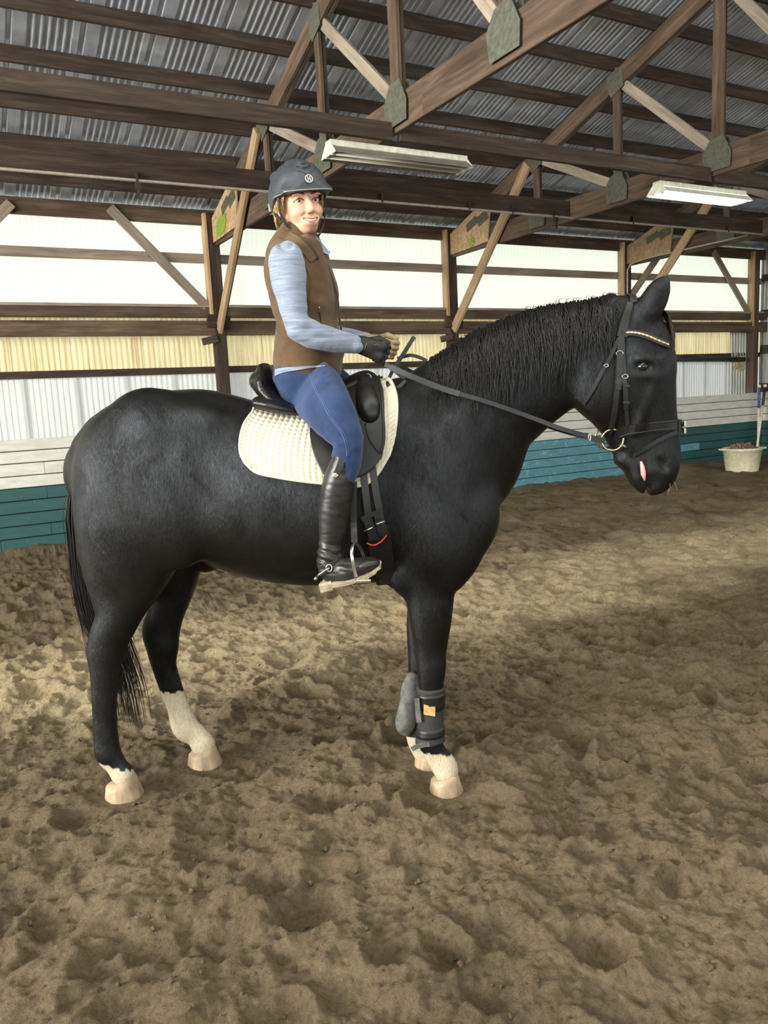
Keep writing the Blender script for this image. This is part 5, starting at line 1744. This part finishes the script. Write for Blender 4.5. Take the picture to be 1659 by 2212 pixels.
# dark lining turned out at the throat, shirt collar tips
lin = [(0.220, -0.070, 2.165), (0.248, -0.070, 2.135), (0.269, -0.070, 2.100), (0.289, -0.070, 2.056)]
def vest_band(pts, w, off, mat, nm, tp):
    q = [jhit(p.x, p.z, off, VB) for p in spline(pts, 5)]
    n_ = [VB.find_nearest(p)[1] for p in q]
    m = MB(); rg = []
    for i, p in enumerate(q):
        t = (q[min(i + 1, len(q) - 1)] - q[max(i - 1, 0)]).normalized(); nn = (n_[i] + Vector((0, -1, .3))).normalized(); nn = (nn - t * nn.dot(t)).normalized(); b = t.cross(nn); ww = w * tp(i / (len(q) - 1)) / 2
        rg.append([p + b * ww, p + b * ww + nn * .007, p - b * ww + nn * .007, p - b * ww])
    m.rings(rg); return m.build(nm, mat, vest)


vest_band([(0.143, -0.080, 2.205), (0.176, -0.080, 2.186), (0.212, -0.080, 2.157), (0.242, -0.080, 2.125), (0.263, -0.080, 2.094)], .044, .002, M['vest'], 'collar', lambda u: 1.05 - .35 * u)
vest_band([(0.214, -0.080, 2.179), (0.237, -0.080, 2.159), (0.260, -0.080, 2.131), (0.279, -0.080, 2.103)], .020, .002, M['vest_dark'], 'collar_lining', lambda u: 1 - .5 * u)
strap(spline([(0.255, -0.050, 2.187), (0.275, -0.050, 2.165), (0.298, -0.050, 2.140), (0.314, -0.050, 2.128)], 4), .030, .005, M['shirt'], 'shirt_collar', shirt, free=True, side=(.35, -1, .35), taper=lambda u: 1.1 - .6 * u)
strap(spline([(0.251, -0.070, 2.180), (0.267, -0.070, 2.149)], 4), .026, .005, M['shirt'], 'shirt_collar', shirt, free=True, side=(.35, -1, .2))

# ---- boots
shaft = [(0.330, 1.390, 0.395, 1.374, -0.370, 0.052), (0.307, 1.345, 0.399, 1.325, -0.370, 0.056), (0.286, 1.292, 0.398, 1.284, -0.370, 0.058), (0.271, 1.231, 0.389, 1.230, -0.370, 0.056), (0.263, 1.157, 0.370, 1.157, -0.370, 0.050), (0.261, 1.097, 0.350, 1.097, -0.370, 0.044), (0.256, 1.046, 0.338, 1.047, -0.370, 0.040), (0.252, 1.009, 0.335, 1.016, -0.370, 0.040)]
foot = [(0.256, 1.023, 0.335, 1.032, -0.380, 0.040), (0.257, 0.968, 0.347, 1.019, -0.385, 0.038), (0.277, 0.945, 0.364, 1.010, -0.392, 0.037), (0.325, 0.945, 0.391, 1.004, -0.400, 0.040), (0.390, 0.965, 0.429, 1.014, -0.405, 0.042), (0.444, 0.988, 0.466, 1.020, -0.410, 0.034), (0.470, 1.000, 0.475, 1.013, -0.410, 0.022)]
sole_t = [(0.267, -0.400, 0.938)] + [(0.313, -0.410, 0.945), (0.382, -0.410, 0.959), (0.444, -0.410, 0.981), (0.478, -0.410, 1.002)]
for s in (-1, 1):
    bt = mobj('boot', None if False else bpy.data.meshes.new('tmp'), None, person) if False else None
    bfl = Field((.1, -.52, .8), (.75, .52, 1.5), .004)
    bfl.sweep(shaft, .01, mirror=(s > 0)); bfl.sweep(foot, .015, mirror=(s > 0))
    a, b = bfl.mesh(3)
    a = wrinkle(a, b, .007, 18, 60, 71, lambda V_: np.exp(-((V_[:, 2] - 1.02) / .05) ** 2) + .25)
    bo = mobj('boot', fast_mesh('boot', a, b), M['boot'], person)
    BB_ = BVHTree.FromPolygons([tuple(v) for v in a.tolist()], b.tolist())
    # sole with heel
    fl_ = lambda pts: [Vector((p[0], p[1] * (1 if s < 0 else -1), p[2])) for p in pts]
    m = MB(); rings = []
    sp = spline(fl_(sole_t), 5)
    for i, p in enumerate(sp):
        u = i / (len(sp) - 1)
        w = (.030 + .012 * math.sin(min(1, u * 1.15) * math.pi * .8)) * (1 if u < .9 else .72)
        t = (sp[min(i + 1, len(sp) - 1)] - sp[max(i - 1, 0)]).normalized()
        sd = Vector((0, 1, .25 * (1 if s < 0 else -1))).normalized(); up = t.cross(sd) * -1
        if up.z < 0: up = -up
        th = .010
        rings.append([p + sd * w, p + sd * w - up * th, p - sd * w - up * th, p - sd * w])
    m.rings(rings)
    m.build('sole', M['sole'], bo)
    h0, h1 = fl_([(0.268, -0.400, 0.940), (0.305, -0.400, 0.949)])
    m = MB().box((h0 + h1) / 2 + Vector((-.002, 0, -.022)), (.046, .060, .036), frame_x(h0, h1), bev=.006)
    m.build('heel', M['sole'], bo)
    if s < 0:
        hh = lambda pts, off: [jhit(p[0], p[2], off, BB_, s) for p in pts]
        strap(hh(spline([(0.372, -0.420, 1.391), (0.363, -0.420, 1.364), (0.351, -0.420, 1.338), (0.344, -0.420, 1.326)], 4), .002), .022, .003, M['strap'], 'top_strap', bo, free=True)
        q = hh([(0.341, -0.420, 1.321)], .004)[0]
        MB().lathe([(0, 0), (.010, 0), (.010, .003), (.006, .005), (0, .005)], (0, 0, 0), 16).build('badge', M['steel'], bo).matrix_local = Matrix.Translation(q) @ Matrix.Rotation(math.pi / 2, 4, 'X')
    # spur
    fl2 = lambda pts: [Vector((p[0], p[1] * (1 if s < 0 else -1), p[2])) for p in pts]
    sp1 = fl2([(0.300, -0.430, 0.995), (0.281, -0.430, 0.984), (0.261, -0.430, 0.971)] + [(0.245, -0.390, 0.954)] + [(0.251, -0.350, 0.956), (0.279, -0.350, 0.969)])
    MB().tube(spline(sp1, 4), .0042, 6).build('spur', M['steel'], bo, True)
    MB().tube(fl2([(0.248, -0.390, 0.955), (0.239, -0.390, 0.944)]), [.006, .007], 8).build('spur_neck', M['steel'], bo, True)
    c = fl2([(0.300, -0.430, 0.995)])[0]
    MB().tube([c + Vector((math.cos(a_) * .011, 0, math.sin(a_) * .013)) for a_ in np.linspace(0, 2 * math.pi, 10)[:-1]], .0028, 5, closed=True).build('spur_buckle', M['steel'], bo, True)
    ssp = fl2([(0.301, -0.425, 0.999), (0.319, -0.425, 1.018), (0.343, -0.425, 1.038)])
    strap([Vector((p.x, (abs(jhit(p.x, p.z, .002, BB_, s).y)) * s, p.z)) for p in spline(ssp, 4)], .013, .003, M['strap'], 'spur_strap', bo, free=True, side=(0, s, 0))

# ---- gloves: palm, four curled fingers, thumb on top, closed round the rein


def glove(c, fx, s, mats, nm_extra):
    """c: wrist point, fx: direction of the hand, s: -1 near hand, 1 far hand"""
    c = Vector(c)
    f = Vector(fx).normalized(); inn = Vector((0, -s, 0)); inn = (inn - f * inn.dot(f)).normalized()
    up = f.cross(inn) * (1 if s > 0 else -1)
    if up.z < 0: up = -up
    T = lambda a, b, d: c + f * a + inn * b + up * d      # along hand, towards the middle of the rider, up
    lo = [min(c[i], T(.14, .06, 0)[i]) - .09 for i in range(3)]; hi = [max(c[i], T(.14, .06, 0)[i]) + .09 for i in range(3)]
    g = Field(lo, hi, .003)
    g.cone(T(-.03, 0, 0), T(.02, 0, 0), .030, .030, .01)
    g.cone(T(.0, 0, .008), T(.075, 0.002, .018), .026, .021, .012)
    g.cone(T(.0, 0, -.006), T(.072, 0.002, -.022), .026, .019, .012)
    fg = Field(lo, hi, .003)
    for k, (u, L, r) in enumerate(((.030, .040, .0105), (.010, .043, .011), (-.010, .040, .0105), (-.029, .033, .0092))):
        k0 = T(.076, 0, u + .004); k1 = T(.076 + L * .55, .012, u - .004); k2 = T(.076 + L * .35, .044, u - .008); k3 = T(.060, .050, u - .006)
        for fld in (g, fg):
            if fld is fg and s < 0: pass
            fld.cone(k0, k1, r * 1.15, r, .003); fld.cone(k1, k2, r, r * .95, .003); fld.cone(k2, k3, r * .95, r * .8, .003)
    g.cone(T(.02, .018, .024), T(.055, .030, .044), .014, .012, .008); g.cone(T(.055, .030, .044), T(.092, .026, .042), .012, .0095, .004)
    o, a, b = fieldmesh('glove', g, mats[0], person, 2)
    # cuff strap with pale edge and snap
    ring = [T(-.012, .031 * math.cos(a_), .031 * math.sin(a_)) for a_ in np.linspace(0, 2 * math.pi, 21)[:-1]]
    ring2 = [T(.012, .031 * math.cos(a_), .031 * math.sin(a_)) for a_ in np.linspace(0, 2 * math.pi, 21)[:-1]]
    MB().rings([ring, ring2], cap=(False, False)).build('cuff', M['glove'], o, True)
    for rr in (ring, ring2):
        MB().tube(rr, .0013, 5, closed=True).build('cuff_piping', M['glove_tan'], o, True)
    MB().lathe([(0, 0), (.005, 0), (.005, .002), (0, .003)], (0, 0, 0), 10).build('snap', M['steel'], o).matrix_local = Matrix.Translation(T(0, -.032, -.008)) @ Matrix.Rotation(math.pi / 2, 4, 'X')
    # stitched back pattern
    MB().tube([T(a_, -.024 + .1 * abs(b_), b_) for a_, b_ in ((.015, .02), (.03, .024), (.04, .012), (.05, .022), (.062, .018))], .0012, 5).build('stitching', M['glove_tan'], o, True)
    return o


hn = [(0.429, -0.135, 1.777)][0]; he = [(0.520, -0.120, 1.742)][0]
glove(hn, Vector(he) - Vector(hn), -1, (M['glove'],), '')
hn = [(0.455, 0.115, 1.798)][0]; he = [(0.556, 0.090, 1.762)][0]
glove(hn, Vector(he) - Vector(hn), 1, (M['glove_tan'],), '')
# free end of the rein standing up between the hands
strap(spline([(0.535, 0.000, 1.685), (0.558, 0.000, 1.718), (0.586, 0.000, 1.757), (0.609, 0.000, 1.790), (0.622, 0.000, 1.808)], 4), .016, .004, M['strap'], 'rein_slack', rein, free=True, side=(0, -1, 0))

# ---- head: face turned to the camera
HC = Vector([(0.209, -0.020, 2.324)][0])
HM = Matrix.Translation(HC) @ Matrix.Rotation(math.radians(-61), 4, 'Z') @ Matrix.Rotation(math.radians(6), 4, 'X') @ Matrix.Rotation(math.radians(3), 4, 'Y') @ Matrix.Scale(1.03, 4)
hd = Field((-.16, -.13, -.26), (.16, .13, .16), .0028)
hd.ell((-.012, 0, .030), (.095, .074, .090), 0)
hd.ell((.028, 0, -.045), (.064, .049, .072), .03)
hd.ell((.052, 0, -.088), (.027, .023, .020), .02)
hd.ell((.073, 0, -.093), (.012, .014, .012), .012)
hd.cone((.0, .043, -.044), (.052, .012, -.088), .019, .015, .02); hd.cone((.0, -.043, -.044), (.052, -.012, -.088), .020, .016, .02)
for s in (-1, 1):
    hd.ell((.060, s * .036, -.038), (.028, .024, .024), .018)          # cheeks lifted by the smile
    hd.ell((.076, s * .030, .019), (.016, .026, .008), .010)           # brow
    hd.ell((.092, s * .0315, -.001), (.010, .0185, .0105), .008, op='sub'); hd.ell((.0745, s * .0315, -.001), (.0135, .0150, .0135), .003); hd.ell((.092, s * .0315, -.0025), (.010, .0125, .0042), .002, op='sub')
    hd.ell((-.008, s * .077, -.018), (.020, .010, .030), .008)         # ear
    hd.ell((-.004, s * .086, -.016), (.010, .006, .016), .004, op='sub')
    hd.ell((.097, s * .0112, -.043), (.009, .0066, .0068), .005)       # nostril wing
    hd.ell((.1035, s * .0065, -.0505), (.004, .0035, .003), .002, op='sub')
    for t in np.linspace(0, 1, 5):                                      # smile fold
        hd.ell((.094 - .016 * t, s * (.018 + .020 * t), -.050 - .024 * t), (.007, .004, .008), .005, op='sub')
hd.cone((.084, 0, .006), (.106, 0, -.036), .0085, .011, .010)
hd.ell((.106, 0, -.040), (.0095, .0095, .0085), .006)
hd.cone((-.012, 0, -.06), (-.035, 0, -.22), .050, .056, .02)
# open smile: lips round a cut
hd.ell((.083, 0, -.068), (.018, .032, .011), .010)
hd.ell((.082, 0, -.083), (.016, .026, .010), .010)
for t in np.linspace(-1, 1, 13):
    hd.ell((.100 - .020 * t * t, t * .0255, -.0735 + .009 * t * t), (.013, .004, .0045 * (1 - .55 * t * t) + .001), .002, op='sub')
a, b = hd.mesh(2)
body_p = mobj('body', fast_mesh('body', a, b), M['skin'], person); body_p.matrix_local = HM
FB = BVHTree.FromPolygons([tuple(v) for v in a.tolist()], b.tolist())
# lips, teeth, eyes, brows
lipm = simple('lip', srgb(176, 120, 104)[:3], .4, 0, .05, 40)
toothm = simple('teeth', srgb(240, 236, 226)[:3], .2, 0, .02, 40)


def face_pt(y, z, off=0.0):
    h = FB.ray_cast(Vector((.3, y, z)), Vector((-1, 0, 0)))
    return (h[0] + Vector((off, 0, 0))) if h[0] is not None else Vector((.08, y, z))


for sg, z0, k0, r in ((1, -.0665, .010, .0022), (-1, -.0805, .011, .0030)):
    pts = [face_pt(t * .0265, z0 + k0 * t * t * (.75 if sg > 0 else 1.25), -.0005) for t in np.linspace(-1, 1, 13)]
    MB().tube(pts, [r * (1 - .7 * abs(t) ** 2) + .0004 for t in np.linspace(-1, 1, 13)], 8).build('lip', lipm, body_p, True)
m = MB()
for t in np.linspace(-.82, .82, 9):
    m.box((.0945 - .016 * t * t, t * .0245, -.0715 + .0075 * t * t), (.004, .0052, .0062 * (1 - .4 * t * t)), Matrix.Rotation(t * .5, 3, 'Z'))
m.build('teeth', toothm, body_p)
MB().box((.078, 0, -.074), (.010, .044, .012)).build('mouth_shadow', simple('mouth_inside', (.03, .008, .006), .8, 0, .1, 10), body_p)
eyew = simple('eye_white', srgb(200, 192, 184)[:3], .15, 0, .01, 10)
iris = simple('iris', srgb(70, 52, 38)[:3], .08, 0, .1, 80)
browm = hair_mat('brow_hair', srgb(64, 46, 32), srgb(92, 68, 46))
for s in (-1, 1):
    e = MB().lathe([(0, -.0115), (.006, -.0098), (.010, -.0057), (.0115, 0), (.010, .0057), (.006, .0098), (0, .0115)], (.0745, s * .0315, -.002), 14).build('eye', eyew, body_p, True)
    d = Vector((.95, -.32, .0)).normalized()
    q = Vector((.0745, s * .0315, -.002)) + d * .0085
    MB().lathe([(0, -.001), (.0066, -.001), (.0060, .0025), (0, .0045)], (0, 0, 0), 14).build('iris', iris, e, True).matrix_local = Matrix.Translation(q) @ d.to_track_quat('Z', 'Y').to_matrix().to_4x4()
    MB().tube([face_pt(s * (.0145 + .034 * t), -.002 + .0085 * math.sin(t * math.pi) - .001, .0005) for t in np.linspace(0, 1, 8)], [.0012, .0018, .0022, .0024, .0026, .0024, .002, .0012], 6).build('eyelid', simple('lash_line', srgb(70, 46, 38)[:3], .7, 0, .1, 30), body_p, True)
    MB().tube([face_pt(s * (.0165 + .031 * t), -.008 - .0035 * math.sin(t * math.pi), .0004) for t in np.linspace(0, 1, 8)], .0012, 6).build('eyelid', M['skin'], body_p, True)
    MB().tube([face_pt(s * (.012 + .040 * t), .0175 + .006 * math.sin(t * 2.2), .0008) for t in np.linspace(0, 1, 9)], [.002, .0032, .0034, .0032, .003, .0026, .002, .0015, .0008], 6, sx=.7).build('eyebrow', browm, body_p, True)

# ---- hair under the helmet
M['blond'] = hair_mat('blond_hair', srgb(150, 118, 76), srgb(206, 178, 128))


def lock(i):
    s = -1 if hr.random() < .55 else 1
    th = hr.uniform(1.0, 2.8)
    x0, y0 = .085 * math.cos(th), s * .082 * math.sin(th) if th < 2 else s * .078 * math.sin(th)
    z0 = .035 - .02 * (th / 2.7)
    L = hr.uniform(.05, .115) * (1.1 if th > 1.6 else .75)
    out = []
    for u in np.linspace(0, 1, 6):
        bulge = .012 * math.sin(u * math.pi) + .006 * hr.random()
        out.append(Vector((x0 * (1 + .05 * u) - .055 * u * (1 if th > 1.2 else .8) + .006 * math.sin(u * 5 + i), y0 * (1 + bulge / .08) - s * .012 * u, z0 - L * u)))
    return out


hr = random.Random(9)
hair = strands('hair', lock, 560, .0012, body_p, M['blond'])
hair.matrix_local = Matrix.Identity(4)

# stray bun hair by the collar
def stray(i):
    p = Vector((-.06, hr.uniform(-.07, .05), -.06 - .04 * hr.random()))
    d = Vector((-hr.uniform(.01, .05), hr.uniform(-.03, .03), -hr.uniform(.02, .06)))
    return [p, p + d * .5 + Vector((-.01, 0, .008)), p + d]


strands('stray_hair', stray, 60, .0011, body_p, M['blond'])

# ---- helmet
helm = empty('helmet', (0, 0, 0)); helm.parent = person; helm.matrix_local = HM
hm = Field((-.17, -.14, -.09), (.17, .14, .20), .003)
hm.ell((-.002, 0, .034), (.117, .104, .116), 0)
hm.ell((.060, 0, .055), (.048, .066, .055), .04)
hm.ell((-.062, 0, .020), (.052, .088, .080), .03)
hm.sweep([(.094, .040, .094, .022, 0, .080), (.106, .034, .106, .020, 0, .070)], .035)
# raised centre panel with vents
hm.ell((.030, 0, .132), (.066, .036, .014), .006, Matrix.Rotation(.3, 3, 'Y'))
for s in (-1, 1):
    hm.ell((-.03, s * .070, .096), (.05, .010, .022), .008, Matrix.Rotation(s * -.5, 3, 'X'))
for x, z in ((.078, .112), (.092, .096)):
    for t in np.linspace(-1, 1, 9):
        hm.ell((x + .012 - .010 * t * t, t * .024, z + .010 * abs(t) + .004), (.010, .005, .0032), .002, op='sub')
# open underside: cut by a tilted plane and hollow it
X_ = hm.ax[0][:, None, None]; Y_ = hm.ax[1][None, :, None]; Z_ = hm.ax[2][None, None, :]
rim = .026 + .20 * X_ - 1.2 * np.clip(-X_ - .02, 0, 1) * .25 - .0 * Y_ + 0 * Z_
rim = np.where(X_ > 0.02, .020 + .04 * (X_ - .02) , .020 - .50 * np.clip(.02 - X_, 0, .11)) + 0 * Y_ + 0 * Z_
hm.F = np.maximum(hm.F, (rim - Z_).astype(np.float32))
hm.ell((-.006, 0, .020), (.108, .090, .104), .004, op='sub')
a, b = hm.mesh(2)
HMB = BVHTree.FromPolygons([tuple(v) for v in a.tolist()], b.tolist())
helm_mat = simple('matt_black_helmet', srgb(50, 54, 62)[:3], .5, 0, .12, 60, .1)
mobj('shell', fast_mesh('shell', a, b), helm_mat, helm)


def hpt(az, z, off=0.0):
    d = Vector((math.cos(az), math.sin(az), 0))
    h = HMB.ray_cast(d * .4 + Vector((0, 0, z)), -d)
    return (h[0] + d * off) if h[0] is not None else d * .12 + Vector((0, 0, z))


trim = simple('helmet_trim', srgb(150, 152, 152)[:3], .35, .4, .1, 20)
MB().tube([hpt(a_, (.020 + .04 * (.12 * math.cos(a_) - .02)) + .003 if math.cos(a_) > .2 else .020 - .50 * max(0, min(.11, .02 - .12 * math.cos(a_))) + .004, .0008) for a_ in np.linspace(-1.5, 1.5, 30)], .0022, 6).build('rim_trim', trim, helm, True)
for s in (-1, 1):    # panel seam
    MB().tube([hpt(s * a_, z, .0008) for a_, z in ((0.04, .080), (.25, .092), (.5, .106), (.85, .122), (1.2, .130))], .0014, 5).build('panel_seam', M['black_metal'], helm, True)
# round emblem with the letter H
_h = HMB.ray_cast(Vector((.4, 0, .062)), Vector((-1, 0, 0))); en = _h[1] if _h[1].x > 0 else -_h[1]; en.y = 0; en.normalize(); ec = _h[0] + en * .0015
ey_ = (Vector((0, 0, 1)) - en * en.z).normalized(); ex_ = ey_.cross(en)
EM = Matrix.Translation(ec) @ Matrix((ex_, ey_, en)).transposed().to_4x4()
em = MB()
em.tube([(.0130 * math.cos(t), .0130 * math.sin(t), .001) for t in np.linspace(0, 2 * math.pi, 25)[:-1]], .0018, 6, closed=True)
for x in (-.0042, .0042):
    em.box((x, 0, .001), (.0026, .0170, .002))
em.box((0, 0, .001), (.0075, .0024, .002))
MB().lathe([(0, -.004), (.0135, -.004), (.0135, .0005), (0, .0006)], (0, 0, 0), 24).build('emblem_disc', M['black_metal'], helm).matrix_local = EM
em.build('emblem', simple('silver_emblem', srgb(214, 216, 206)[:3], .3, .2, .03, 20), helm).matrix_local = EM
# chin strap with side adjusters
cs = M['strap']
for s in (-1, 1):
    pts = [(.030, s * .090, .025), (.022, s * .089, -.02), (.026, s * .078, -.062), (.038, s * .058, -.098), (.050, s * .030, -.124), (.054, 0, -.131)]
    strap(spline(pts, 5), .012, .003, cs, 'chin_strap', helm, free=True, side=(.35, s, -.2))
    strap(spline([(-.055, s * .086, .0), (-.025, s * .092, -.03), (.012, s * .086, -.052)], 5), .010, .003, cs, 'chin_strap', helm, free=True, side=(0, s, 0))
    MB().box((-.072, s * .093, .004), (.022, .006, .028)).build('adjuster', trim, helm)
